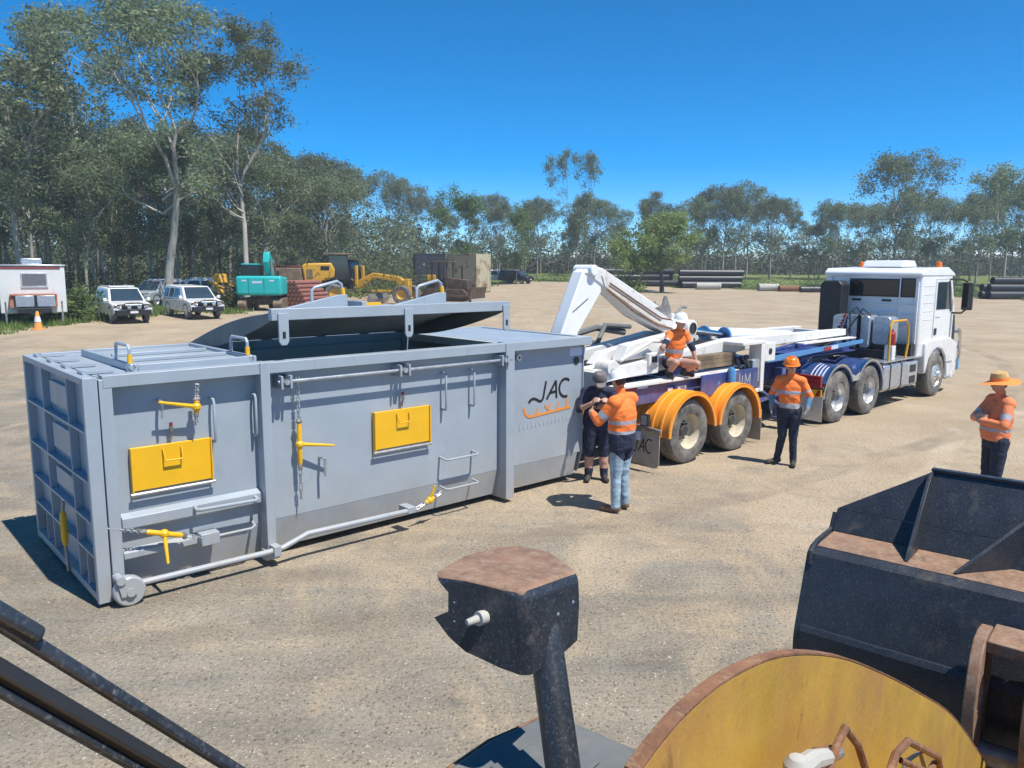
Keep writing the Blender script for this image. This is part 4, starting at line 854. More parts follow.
# cab
CB0, CB1 = -.26, 2.10
prof = [(17.72, 1.0), (17.72, 2.96), (17.80, 3.04), (19.35, 3.07), (19.62, 2.98), (19.92, 2.2), (20.05, 1.75), (20.08, 1.0)]
CAB = K('cab_shell', lambda b: b.prism(prof, 'y', CB0, CB1), M['white'], .07, seg=4)
K('cab_roof', lambda b: (b.prism([(17.66, 2.93), (17.66, 3.02), (17.8, 3.12), (19.3, 3.16), (19.72, 3.02), (19.78, 2.93)], 'y', CB0-.015, CB1+.015)), M['white'], .04, seg=3)
K('air_conditioner', lambda b: b.prism([(18.3, 3.15), (18.4, 3.29), (18.5, 3.32), (19.05, 3.32), (19.25, 3.16)], 'y', .45, 1.45), M['white'], .04, seg=3)
K('rear_window', lambda b: b.box(17.706, 17.717, .28, 1.42, 2.47, 2.84), M['glass'], .003)
K('rear_window', lambda b: b.box(17.706, 17.717, -.12, .18, 2.47, 2.86), M['glass'], .003)
K('window_seal', lambda b: [b.box(17.700, 17.705, y0, y1, z0, z1) for y0, y1, z0, z1 in ((.25, 1.45, 2.84, 2.87), (.25, 1.45, 2.44, 2.47), (.25, .28, 2.47, 2.84), (1.42, 1.45, 2.47, 2.84), (-.15, .21, 2.86, 2.89), (-.15, .21, 2.44, 2.47), (-.15, -.12, 2.47, 2.86), (.18, .21, 2.47, 2.86))], M['black'], 0)
K('cab_rib', lambda b: [b.box(17.690, 17.719, .215, .245, 1.6, 2.9)]+[b.box(17.695, 17.719, .3, 1.45, z, z+.03) for z in (2.05, 2.25)]+[b.box(17.695, 17.719, -.12, .18, z, z+.03) for z in (1.75, 2.0, 2.25)]+[b.box(17.68, 17.719, 1.9, 1.98, 1.1, 2.9), b.box(17.68, 17.719, -.2, -.13, 1.1, 2.9)], M['white'], .006)
K('cab_vent', lambda b: [b.box(17.69, 17.718, y, y+.22, 2.33, 2.38) for y in (.42, 1.15)], M['black'], .004)
K('cab_back_floor', lambda b: b.box(17.5, 17.75, -.2, 2.0, .98, 1.35), M['black'])
for s in (-1, 1):
    y = CB0 if s < 0 else CB1
    def yb(d0, d1): return (y-d1, y-d0) if s < 0 else (y+d0, y+d1)
    dr = K('cab_door', lambda b: b.prism([(18.55, 1.15), (18.55, 2.88), (19.40, 2.88), (19.66, 2.25), (19.72, 1.15)], 'y', *yb(.001, .010)), M['white'], .004)
    K('door_window', lambda b: b.prism([(18.66, 2.13), (18.66, 2.80), (19.34, 2.80), (19.56, 2.13)], 'y', *yb(.011, .016)), M['glass_b'], 0, parent=dr)
    K('window_seal', lambda b: b.bar((19.38, sum(yb(.011, .02))/2, 2.82), (19.62, sum(yb(.011, .02))/2, 2.08), .012, .12, up=(0, 0, 1)), M['black'], 0, parent=dr)
    K('door_handle', lambda b: b.box(18.62, 18.76, *yb(.011, .03), 1.52, 1.68), M['black'], .01, parent=dr)
    K('door_seam', lambda b: [b.bar((p[0], sum(yb(.0105, .0125))/2, p[1]), (q[0], sum(yb(.0105, .0125))/2, q[1]), .002, .012) for p, q in (((18.56, 1.16), (18.56, 2.87)), ((18.56, 2.87), (19.40, 2.87)), ((18.56, 1.16), (19.71, 1.16)), ((19.70, 1.2), (19.66, 2.1)))], M['ink_g'], 0, parent=dr)['kind'] = 'stuff'
    K('door_badge', lambda b: b.box(18.64, 18.95, *yb(.011, .013), 1.93, 1.955), M['galv'], 0, parent=dr)
    K('cab_crease', lambda b: [b.box(17.85, 18.5, *yb(.001, .006), z, z+.02) for z in (2.7, 2.5, 2.3, 2.1, 1.9)], M['white'], .002)
    K('front_guard', lambda b: b.prism([(18.05, .62), (18.05, 1.35), (18.3, 1.42), (19.6, 1.42), (20.12, 1.25), (20.12, .55), (19.95, .35), (19.55, .35), (19.5, .62), (19.36, .95), (19.1, 1.14), (18.82, 1.2), (18.54, 1.14), (18.28, .95), (18.15, .62)], 'y', *((BN, .25) if s < 0 else (1.6, 2.17))), M['white'], .03)
    K('guard_liner', lambda b: b.lathe([(.64, BN+.04 if s < 0 else 2.13), (.64, .3 if s < 0 else 1.55)], (18.82, 0, .53), 'y', 16, R(10), R(170)), M['black'], 0)
    K('entry_step', lambda b: [b.box(19.4, 19.8, *((BN-.01, .1) if s < 0 else (1.75, 2.18)), z, z+.04) for z in (.40, .78)], M['galv'])
    mr_ = K('mirror', lambda b: b.box(19.72, 19.84, *yb(.20, .44), 2.10, 2.78), M['black'], .03)
    K('mirror_arm', lambda b: (b.tube([(19.45, y, 2.86), (19.7, y-.2*(-s if s > 0 else 1), 2.86), (19.78, y+s*.3, 2.80)], .022, 8), b.tube([(19.75, y, 2.02), (19.8, y+s*.2, 2.02), (19.8, y+s*.3, 2.12)], .022, 8)), M['black'], 0, parent=mr_)
    K('mirror_glass', lambda b: b.box(19.712, 19.719, *yb(.22, .42), 2.14, 2.74), M['glass'], 0, parent=mr_)
    K('beacon', lambda b: b.lathe([(0, 3.10), (.07, 3.10), (.07, 3.24), (.05, 3.29), (0, 3.30)], (19.2, CB0+.2 if s < 0 else CB1-.25, 0), 'z', 14), M['amber'], 0)
    K('side_grille', lambda b: b.prism([(19.86, 1.2), (19.86, 2.0), (19.96, 1.95), (20.03, 1.6), (20.04, 1.2)], 'y', *yb(.0015, .008)), M['black'], 0)
K('windscreen', lambda b: b.hexa([(19.70, .0, 2.88), (19.71, .0, 2.88), (20.02, .0, 2.02), (20.01, .0, 2.02), (19.70, 1.84, 2.88), (19.71, 1.84, 2.88), (20.02, 1.84, 2.02), (20.01, 1.84, 2.02)]), M['glass_b'], 0)
K('sun_visor', lambda b: b.hexa([(19.6, -.2, 2.96), (20.0, -.2, 2.86), (20.0, 2.04, 2.86), (19.6, 2.04, 2.96), (19.6, -.2, 2.985), (20.0, -.2, 2.885), (20.0, 2.04, 2.885), (19.6, 2.04, 2.985)]), M['black'], .004)
K('front_grille', lambda b: [b.box(20.07, 20.12, .2, 1.64, z, z+.08) for z in (1.1, 1.3, 1.5, 1.7)], M['black'])
K('bumper', lambda b: b.box(19.98, 20.22, BN+.02, 2.15, .38, .95), M['white'], .06)
K('bull_bar', lambda b: [b.tube([(20.05, y, .55), (20.38, y, .55), (20.45, y, .9), (20.38, y, 1.55), (20.15, y, 1.62)], .04, 10) for y in (BN+.05, .45, 1.4, 2.1)]+[b.tube([(20.42, BN+.05, z), (20.42, 2.1, z)], .035, 10) for z in (.75, 1.1, 1.5)], M['chrome'], 0)
# ================================================================== people
SK = {'skin': mat('skin', (.48, .27, .19), .55, var=.08, scale=20),
 'hivis': mat('hivis_orange_cloth', (.88, .20, .035), .8, var=.08, scale=9, bump=.2, bscale=30),
 'hivis_pale': mat('washed_orange_cloth', (.74, .22, .085), .8, var=.1, scale=9, bump=.2, bscale=30),
 'tape': mat('reflective_tape', (.36, .36, .40), .35, var=.08, scale=20),
 'navy': mat('navy_cloth', (.016, .022, .05), .85, var=.3, scale=12, bump=.2, bscale=30),
 'trouser': mat('dark_navy_trousers', (.014, .022, .045), .85, var=.35, scale=6, bump=.2, bscale=30),
 'jeans': mat('faded_blue_jeans', (.29, .395, .48), .85, var=.28, scale=8, bump=.25, bscale=40),
 'boot': mat('tan_work_boot', (.17, .105, .06), .8, var=.25, scale=15),
 'bootd': mat('dark_work_boot', (.05, .042, .035), .8, var=.25, scale=15),
 'hair': mat('brown_hair', (.05, .03, .018), .7, var=.3, scale=30),
 'helmet': mat('white_helmet_plastic', (.78, .78, .77), .3, var=.03),
 'helmet_o': mat('orange_helmet_plastic', (.88, .20, .012), .3, var=.05),
 'straw': mat('straw_hat_weave', (.56, .37, .15), .9, var=.25, scale=25, bump=.4, bscale=90),
 'straw_band': mat('orange_hat_cloth', (.86, .25, .05), .8, var=.1),
 'cap': mat('faded_grey_cap', (.15, .14, .135), .85, var=.2, scale=12),
 'glass': M['glass'], 'blue_sleeve': mat('pale_blue_sleeve', (.10, .22, .36), .85, var=.2, scale=12), 'glove': mat('grey_glove', (.22, .22, .22), .85, var=.3, scale=20)}
def person(label, loc, rz, J, st, name='person', scale=1.):
    """J: joints in metres, x forward, y left, z up.  st: cloth rules (tag -> list of (t_from, material))."""
    V = {k: Vector(p) for k, p in J.items()}
    prims = []                                       # (tag, p, q, r0, r1, lateral scale axis or None)
    def cap(tag_, p, q, r0, r1): prims.append((tag_, Vector(p), Vector(q), r0, r1))
    mb = MB()
    def solid(p, q, r0, r1, n=12):
        d = (q-p); L = d.length; d = d/L if L > 1e-6 else Vector((0, 0, 1)); pts = []; rs = []
        for k in range(1, 4): a = k*PI/8; pts.append(p-d*r0*math.cos(a)); rs.append(r0*math.sin(a))
        pts += [p, q]; rs += [r0, r1]
        for k in (3, 2, 1): a = k*PI/8; pts.append(q+d*r1*math.cos(a)); rs.append(r1*math.sin(a))
        mb.tube(pts, rs, n)
    ax = st.get('girth', 1.)
    fw = Vector(J.get('fwd', (1, 0, 0))).normalized()
    # trunk as lofted ovals from hips to collar
    lat = (V['shL']-V['shR']).normalized(); hl = (V['hipL']-V['hipR']).normalized()
    hip = (V['hipL']+V['hipR'])/2; sh = (V['shL']+V['shR'])/2; upv = (sh-hip).normalized()
    secs = [(-.10, .155, .115), (-.04, .175, .125), (.10, .170, .128), (.22, .165, .125), (.40, .175, .128), (.62, .190, .130), (.82, .185, .120), (.95, .165, .095), (1.04, .09, .075)]
    bel = st.get('belly', 0)
    vs = []; fs = []; n = 20; D = (sh-hip).length
    for k, (t, hw, hd) in enumerate(secs):
        c = hip+(sh-hip)*t if t > 0 else hip+upv*t
        l2 = hl.lerp(lat, min(max(t, 0), 1)).normalized(); f2 = l2.cross(upv).normalized()
        bb = bel*math.exp(-((t-.3)/.25)**2)
        for j in range(n):
            a = 2*PI*j/n; x = math.cos(a); y = math.sin(a)
            vs.append(c+l2*(hw*ax*x)+f2*((hd*ax+(bb if y > 0 else bb*.1))*y))
    for k in range(len(secs)-1):
        for j in range(n): fs.append((k*n+j, k*n+(j+1) % n, (k+1)*n+(j+1) % n, (k+1)*n+j))
    fs += [tuple(range(n)), tuple((len(secs)-1)*n+j for j in range(n))]
    mb.add(vs, fs)
    prims.append(('trunk', hip-upv*.08, sh, .17*ax, .17*ax))
    slv = st.get('sleeve_r', 1.15)
    for s in 'LR':
        cap('shoulder', sh+upv*.035+(V['sh'+s]-sh)*.25, V['sh'+s], .07, .066*slv)
        cap('uarm', V['sh'+s], V['el'+s], .058*slv, .047*slv)
        cap('farm', V['el'+s], V['wr'+s], .044*(slv if st.get('long') else 1), .031*(slv*1.05 if st.get('long') else 1))
        cap('thigh', V['hip'+s], V['kn'+s], .098*st.get('leg', 1), .066*st.get('leg', 1))
        cap('shin', V['kn'+s], V['an'+s], .062*st.get('leg', 1), .05*st.get('leg', 1))
        toe = V['toe'+s]; an = V['an'+s]
        cap('boot', an+Vector((0, 0, .03)), an+Vector((0, 0, -.03)), .056, .052)
        cap('boot', an+Vector((0, 0, -.04))-(toe-an).normalized()*.03, toe, .044, .040)
        # hand
        w = V['wr'+s]; hd = (Vector(J.get('hd'+s, w+(w-V['el'+s])))-w).normalized(); pn = Vector(J.get('pn'+s, (0, 1 if s == 'R' else -1, 0)))   # palm faces pn
        pn = (pn-hd*pn.dot(hd)).normalized(); sd = hd.cross(pn).normalized()*(1 if s == 'L' else -1)
        for k in range(4):                            # palm bones and curled fingers
            o_ = (k-1.5)*.021; b0 = w+sd*o_*.7; b1 = w+hd*.085+sd*o_; fl = (.040, .046, .043, .034)[k]
            cap('hand', b0, b1, .017, .0125)
            m1 = b1+(hd*.85+pn*.5).normalized()*fl; m2 = m1+(hd*.35+pn*.9).normalized()*fl*.8
            cap('hand', b1, m1, .0105, .0095); cap('hand', m1, m2, .0095, .008)
        th0 = w+hd*.03-sd*.028; th1 = th0+(hd*.7-sd*.6+pn*.3).normalized()*.045; th2 = th1+(hd*.9-sd*.1+pn*.4).normalized()*.035
        cap('hand', th0, th1, .014, .012); cap('hand', th1, th2, .0115, .009)
    nk = V['neck']; hdp = V['head']; cap('neck', sh+upv*.0, nk+(hdp-nk)*.3, .062, .056)
    for p in prims:
        if p[0] != 'trunk': solid(p[1], p[2], p[3], p[4])
    hup = (hdp-nk).normalized(); hf = Vector(J.get('look', fw)); hf = (hf-hup*hf.dot(hup)).normalized(); hs = hup.cross(hf).normalized()
    Hm = Matrix((hf, hs, hup)).transposed()
    def hp(x, y, z): return hdp+Hm @ Vector((x, y, z))
    def blob(c, r, sc):
        t = MB(); t.ball((0, 0, 0), r, sc, 14); mb.add([hp(*(Vector(v)+Vector(c))) for v in t.v], t.f)
    blob((-.005, 0, .02), .1, (.98, .80, 1.05)); blob((.025, 0, -.055), .062, (1.0, .88, 1.0)); blob((.055, 0, -.085), .026, (1, 1.2, .8))
    blob((.098, 0, -.020), .016, (1.1, .8, 1.6)); blob((.085, 0, -.062), .016, (.8, 1.6, .7)); blob((.076, 0, .035), .03, (.6, 1.7, .5))
    for s in (1, -1): blob((-.005, .082*s, -.012), .024, (.7, .35, 1.3))
    prims.append(('head', hp(0, 0, .04), hp(.02, 0, -.07), .1, .08))
    src = mb.build('tmp_body', SK['skin']); rm = src.modifiers.new('r', 'REMESH'); rm.mode = 'VOXEL'; rm.voxel_size = .0095; rm.use_smooth_shade = True
    sm = src.modifiers.new('s', 'SMOOTH'); sm.factor = .5; sm.iterations = 3
    me = bpy.data.meshes.new_from_object(src.evaluated_get(bpy.context.evaluated_depsgraph_get())); bpy.data.objects.remove(src)
    nv = len(me.vertices); co = np.empty(nv*3, np.float32); me.vertices.foreach_get('co', co); co = co.reshape(-1, 3).astype(float)
    # cloth folds on the dressed parts
    npoly = len(me.polygons); ce = np.empty(npoly*3, np.float32); me.polygons.foreach_get('center', ce); ce = ce.reshape(-1, 3).astype(float)
    def nearest(X):
        best = np.full(len(X), 1e9); idx = np.zeros(len(X), int); tt = np.zeros(len(X))
        for i, (tg, p, q, r0, r1) in enumerate(prims):
            p = np.array(p); q = np.array(q); d = q-p; t = np.clip(((X-p)@d)/max(d@d, 1e-9), 0, 1)
            dist = np.linalg.norm(X-(p+t[:, None]*d), axis=1)-(r0+(r1-r0)*t)
            m_ = dist < best; best[m_] = dist[m_]; idx[m_] = i; tt[m_] = t[m_]
        return idx, tt
    mats = []; 
    def mid(k):
        if k not in mats: mats.append(k)
        return mats.index(k)
    idx, tt = nearest(ce); mi = np.zeros(npoly, np.int32)
    tags = [p[0] for p in prims]
    fwd_h = np.array(hf); hupn = np.array(hup); hc = np.array(hdp)
    for i in range(npoly):
        tg = tags[idx[i]]; t = tt[i]; k = 'skin'
        if tg == 'head':
            r_ = ce[i]-hc; k = 'hair' if (r_@hupn > .045 and st.get('hair', 1)) or (r_@fwd_h < -.015 and r_@hupn > -.05) else 'skin'
        else:
            for tmax, kk in st.get(tg, [(2, 'skin')]):
                if t <= tmax: k = kk; break
        mi[i] = mid(k)
    vi, vt = nearest(co); no = np.empty(nv*3, np.float32); me.vertices.foreach_get('normal', no); no = no.reshape(-1, 3)
    amp = np.array([{'trunk': .009, 'uarm': .005, 'shoulder': .004, 'thigh': .006, 'shin': .007, 'farm': .004 if st.get('long') else 0}.get(t, 0) for t in tags])[vi]
    if st.get('bare'): amp = np.where(np.isin(np.array(tags)[vi], ['thigh', 'shin']), 0, amp)
    sd_ = hash(label) % 97
    for i in np.nonzero(amp)[0]:
        c = co[i]; a = mnoise.noise(Vector((c[0]*9+sd_, c[1]*9, c[2]*16)))+.5*mnoise.noise(Vector((c[0]*22, c[1]*22+sd_, c[2]*34)))
        co[i] += no[i]*amp[i]*a
    me.vertices.foreach_set('co', co.astype(np.float32).ravel()); me.materials.clear()
    for k in mats: me.materials.append(SK[k])
    me.polygons.foreach_set('material_index', mi); me.polygons.foreach_set('use_smooth', np.ones(npoly, bool)); me.update()
    o = bpy.data.objects.new(name, me); COL.objects.link(o); me.name = name
    tag(o, label, 'person'); o.location = loc; o.rotation_euler = (0, 0, rz); o.scale = (scale,)*3
    def hatpart(nm, tb, mt): tb.v = [tuple(hp(*v)) for v in tb.v]; q = tb.build(nm, mt, o); return q
    h = st.get('hat')
    if h in ('helmet', 'helmet_o'):
        b = MB(); b.lathe([(.0, .165), (.04, .163), (.08, .145), (.108, .105), (.118, .055), (.121, .045)], (-.005, 0, -.005), 'z', 28)
        b.add([tuple((.155 if math.cos(a) > .3 else .138)*math.cos(a)*q-.005 if ax_ == 0 else (.132*math.sin(a)*q if ax_ == 1 else .042-(.012 if q > .9 else 0)) for ax_ in range(3)) for a in [2*PI*k/28 for k in range(28)] for q in (.86, 1.)], [(2*k, 2*((k+1) % 28), 2*((k+1) % 28)+1, 2*k+1) for k in range(28)])
        for y in (-.03, 0, .03): b.tube([(.09, y, .115), (.05, y, .152), (0, y, .166), (-.06, y, .15), (-.1, y, .11)], .008, 6)
        if st.get('fullbrim'): b.lathe([(.115, .045), (.165, .03), (.17, .024), (.115, .038)], (0, 0, 0), 'z', 28)
        hatpart('hard_hat', b, SK[h])
    elif h == 'straw':
        b = MB(); b.lathe([(0, .155), (.06, .155), (.09, .14), (.103, .09), (.110, .045)], (0, 0, 0), 'z', 28); hatpart('straw_hat', b, SK['straw'])
        b = MB(); b.sheet(lambda u, v: ((.108+.135*v)*math.cos(u*2*PI), (.108+.10*v)*math.sin(u*2*PI), .045-.035*v+.018*v*math.sin(u*4*PI)), 36, 3); q = hatpart('hat_brim', b, SK['straw_band'])
        b = MB(); b.lathe([(.111, .045), (.108, .085), (.106, .085), (.109, .045)], (0, 0, 0), 'z', 28); hatpart('hat_band', b, SK['straw_band'])
    elif h == 'cap':
        b = MB(); b.lathe([(0, .14), (.05, .136), (.09, .10), (.106, .05), (.107, .03)], (-.005, 0, 0), 'z', 24); b.prism([(.08, -.07), (.17, -.055), (.19, 0), (.17, .055), (.08, .07)], 'z', .035, .043); hatpart('cap', b, SK['cap'])
    if st.get('shades'):
        b = MB()
        for s in (1, -1): b.ball((.088, .034*s, .012), .026, (.45, 1.15, .75), 10); b.bar((.085, .06*s, .016), (0, .087*s, .012), .005, .01)
        b.bar((.098, -.015, .016), (.098, .015, .016), .008, .008, up=(0, 1, 0)); hatpart('sunglasses', b, M['black'])
    return o
def stand(h=1.75, spread=.10, arms='down'):
    k = h/1.75
    J = {'hipL': (0, .095, .92), 'hipR': (0, -.095, .92), 'knL': (.02, spread, .50), 'knR': (.02, -spread, .50), 'anL': (0, spread+.02, .09), 'anR': (0, -spread-.02, .09),
         'toeL': (.17, spread+.05, .042), 'toeR': (.17, -spread-.05, .042), 'shL': (-.01, .175, 1.40), 'shR': (-.01, -.175, 1.40), 'neck': (0, 0, 1.50), 'head': (.02, 0, 1.635),
         'elL': (-.03, .27, 1.14), 'elR': (-.03, -.27, 1.14), 'wrL': (.06, .27, .90), 'wrR': (.06, -.27, .90)}
    return {a: Vector(b)*k for a, b in J.items()}
hv = [(.10, 'navy'), (.30, 'hivis')]
def sleeves(a, b='tape'): return [(.62, a), (.82, b), (2, a)]
# 1: the man in faded jeans, back half turned to us, hands raised in front of him
J = stand(1.80, .085); fwd = Vector((1, 0, 0))
J.update({'elL': Vector((.16, .30, 1.20)), 'elR': Vector((.10, -.31, 1.20)), 'wrL': Vector((.36, .16, 1.27)), 'wrR': Vector((.34, -.14, 1.28)), 'hdL': Vector((.42, .08, 1.31)), 'hdR': Vector((.40, -.06, 1.32)), 'look': (1, -.1, -.35), 'shL': Vector((.0, .20, 1.44)), 'shR': Vector((.0, -.20, 1.44)), 'neck': Vector((.03, 0, 1.55)), 'head': Vector((.07, 0, 1.68))})
p1 = gp(620, 511)
st1 = {'trunk': [(.02, 'navy'), (.30, 'navy'), (.37, 'tape'), (.52, 'hivis'), (.60, 'tape'), (2, 'hivis')], 'shoulder': [(2, 'hivis')], 'uarm': [(.55, 'hivis'), (.80, 'tape'), (2, 'hivis')], 'farm': [(.75, 'hivis'), (2, 'skin')],
       'thigh': [(.16, 'navy'), (2, 'jeans')], 'shin': [(2, 'jeans')], 'boot': [(2, 'boot')], 'hat': 'helmet', 'fullbrim': 1, 'girth': 1.22, 'long': 1, 'leg': 1.18, 'sleeve_r': 1.42, 'belly': .02}
person('man in orange hi-vis shirt, faded blue jeans and white hard hat beside the grey bin', (p1.x, p1.y, 0), R(140), J, st1)
# 2: the person in dark work clothes between him and the bin, leaning in
J = stand(1.68, .10)
J.update({'shL': Vector((.14, .19, 1.34)), 'shR': Vector((.14, -.19, 1.34)), 'neck': Vector((.20, 0, 1.41)), 'head': Vector((.29, 0, 1.53)), 'elL': Vector((.26, .28, 1.10)), 'elR': Vector((.26, -.28, 1.10)), 'wrL': Vector((.44, .14, 1.22)), 'wrR': Vector((.44, -.12, 1.22)), 'hdL': Vector((.50, .08, 1.28)), 'hdR': Vector((.50, -.07, 1.28)), 'look': (1, .1, -.3)})
p2 = gp(596, 480)
st2 = {'trunk': [(2, 'navy')], 'shoulder': [(2, 'navy')], 'uarm': [(2, 'navy')], 'farm': [(.25, 'navy'), (2, 'skin')], 'thigh': [(2, 'trouser')], 'shin': [(.28, 'trouser'), (.72, 'skin'), (2, 'trouser')], 'boot': [(2, 'bootd')], 'hat': 'cap', 'shades': 1, 'leg': 1.2}
person('person in dark work shirt, shorts and cap half hidden behind the man in faded jeans', p2, R(-92), J, st2)
# 3: the woman squatting on the edge of the trailer
J = {'hipL': (-.02, .10, .24), 'hipR': (-.02, -.10, .24), 'knL': (.40, .17, .25), 'knR': (.34, -.28, .29), 'anL': (.14, .14, .09), 'anR': (.12, -.22, .09), 'toeL': (.30, .18, .042), 'toeR': (.27, -.27, .042),
     'shL': (.10, .18, .74), 'shR': (.08, -.18, .74), 'neck': (.12, 0, .82), 'head': (.15, 0, .96), 'elL': (.20, .27, .48), 'wrL': (.28, .29, .23), 'hdL': (.32, .28, .12), 'elR': (.14, -.36, .56), 'wrR': (.26, -.56, .56), 'hdR': (.34, -.62, .54), 'look': (1, .1, -.1)}
st3 = {'trunk': [(.12, 'navy'), (.24, 'hivis'), (.34, 'tape'), (.46, 'hivis'), (.60, 'tape'), (2, 'hivis')], 'shoulder': [(2, 'hivis')], 'uarm': [(.45, 'hivis'), (.58, 'tape'), (2, 'navy')], 'farm': [(2, 'skin')], 'thigh': [(.38, 'navy'), (2, 'skin')], 'shin': [(.7, 'skin'), (2, 'bootd')], 'boot': [(2, 'bootd')], 'hat': 'helmet', 'fullbrim': 1, 'bare': 1, 'sleeve_r': 1.2}
person('woman in orange hi-vis shirt and white hard hat crouching on the trailer deck', loc_abz(8.72, .16, 1.342), YAW-PI/2-R(8), J, st3, scale=.94)
# 4: the woman in the orange hard hat standing by the trailer
J = stand(1.70, .085); J.update({'elL': Vector((.0, .30, 1.13)), 'wrL': Vector((.10, .27, .92)), 'elR': Vector((-.04, -.28, 1.13)), 'wrR': Vector((.02, -.27, .90)), 'anR': Vector((-.04, -.15, .09)), 'toeR': Vector((.08, -.27, .042)), 'look': (1, .55, -.1), 'pnR': Vector((0, 1, 0))})
st4 = {'trunk': [(.16, 'trouser'), (.22, 'bootd'), (.36, 'tape'), (.62, 'hivis'), (.72, 'tape'), (2, 'hivis')], 'shoulder': [(2, 'hivis')], 'uarm': [(.6, 'hivis'), (.72, 'tape'), (2, 'hivis')], 'farm': [(.75, 'blue_sleeve'), (2, 'glove')], 'hand': [(2, 'glove')],
       'thigh': [(2, 'trouser')], 'shin': [(2, 'trouser')], 'boot': [(2, 'bootd')], 'hat': 'helmet_o', 'shades': 1, 'long': 1, 'girth': .98, 'leg': 1.08}
p4 = gp(786, 465)
person('woman in orange hi-vis shirt, dark trousers and orange hard hat standing before the trailer', (p4.x, p4.y, 0), R(-118), J, st4)
# 5: the man with folded arms in the straw hat
J = stand(1.78, .10); J.update({'elL': Vector((.10, .31, 1.17)), 'elR': Vector((.12, -.31, 1.17)), 'wrL': Vector((.25, .04, 1.19)), 'wrR': Vector((.27, -.03, 1.24)), 'hdL': Vector((.22, -.08, 1.20)), 'hdR': Vector((.24, .08, 1.25)), 'pnL': Vector((-1, 0, 0)), 'pnR': Vector((-1, 0, 0)), 'look': (1, -.1, -.12)})
st5 = {'trunk': [(.14, 'trouser'), (.36, 'hivis_pale'), (.44, 'tape'), (.56, 'hivis_pale'), (.62, 'hivis_pale'), (2, 'hivis_pale')], 'shoulder': [(2, 'hivis_pale')], 'uarm': [(.52, 'hivis_pale'), (.78, 'tape'), (2, 'hivis_pale')], 'farm': [(.9, 'hivis_pale'), (2, 'skin')],
       'thigh': [(2, 'trouser')], 'shin': [(2, 'trouser')], 'boot': [(2, 'bootd')], 'hat': 'straw', 'shades': 1, 'long': 1, 'girth': 1.12, 'belly': .07, 'sleeve_r': 1.3, 'leg': 1.12}
r = ray(998, 420); p5 = (r.x*9.9/r.y, 9.9, 0)
person('man in faded orange shirt and wide straw hat with folded arms at the right', p5, R(178), J, st5)
# ================================================================== the wheel loader the photograph is taken from
TH = R(40); LH = Vector((math.sin(TH), math.cos(TH), 0)); LL = Vector((-math.cos(TH), math.sin(TH), 0)); CP = Vector((0, 0, CAM_H))
def to_l(P): return Vector((P.dot(LH), P.dot(LL), P.z))
def on_y(px, py, Y): r = ray(px, py); return to_l(CP+r*(Y/r.dot(LL)))
def at_d(px, py, d): r = ray(px, py); return to_l(CP+r*(d/(r.y*math.cos(PITCH)-r.z*math.sin(PITCH))))
def on_plane(px, py, A, B, C_):
    n = (B-A).cross(C_-A); r = to_l(ray(px, py)); o = to_l(CP); return o+r*((A-o).dot(n)/r.dot(n))
LD = thing('wheel_loader', 'worn yellow and black wheel loader filling the foreground, its bucket at the right', 'loader', (0, 0, 0), PI/2-TH)
def Q(name, fn, m, bevel=.004, parent=LD, **k):
    b = MB(); fn(b); return b.build(name, m, parent, bevel, **k)
# lift arms
outp = [(625, 768), (650, 735), (680, 703), (720, 673), (770, 653), (820, 653), (860, 665), (910, 690), (950, 718), (985, 768)]
top = [on_y(x, y, .52) for x, y in outp]; top = [(p.x, p.z) for p in top]
def smooth2(p, k=4):
    o = []
    for i in range(len(p)-1):
        a, b, c, d = [Vector(p[min(max(j, 0), len(p)-1)]) for j in (i-1, i, i+1, i+2)]
        for s in range(k):
            t = s/k; o.append(tuple(.5*(2*b+(c-a)*t+(2*a-5*b+4*c-d)*t*t+(3*b-a-3*c+d)*t**3)))
    return o+[tuple(p[-1])]
top = smooth2(top)
poly = [(.70, 1.95), (.78, 2.27)]+top+[(4.62, .40), (4.45, .30), (3.6, .62), (2.7, 1.15), (1.7, 1.55), (1.0, 1.65)]
for s in (1, -1):
    y0, y1 = (.498, .52) if s > 0 else (-.52, -.498)
    arm = Q('lift_arm', lambda b: b.prism(poly, 'y', y0, y1), M['yellow_rust'], .003)
    # rusted top edge strip
    ed = [(.70, 1.95), (.78, 2.27)]+top+[(4.62, .40)]
    def strip(b):
        for (x, z), (x2, z2) in zip(ed, ed[1:]):
            n = Vector((-(z2-z), x2-x)).normalized()*.004
            b.hexa([(x, y0-.001, z+.0), (x2, y0-.001, z2), (x2, y1+.001, z2), (x, y1+.001, z), (x+n.x, y0-.001, z+n.y), (x2+n.x, y0-.001, z2+n.y), (x2+n.x, y1+.001, z2+n.y), (x+n.x, y1+.001, z+n.y)])
    Q('arm_edge', strip, M['rust'], 0, parent=arm)
Q('arm_cross_tube', lambda b: b.cyl((2.9, -.477, .98), (2.9, .477, .98), .14, n=20), M['yellow_rust'], 0)
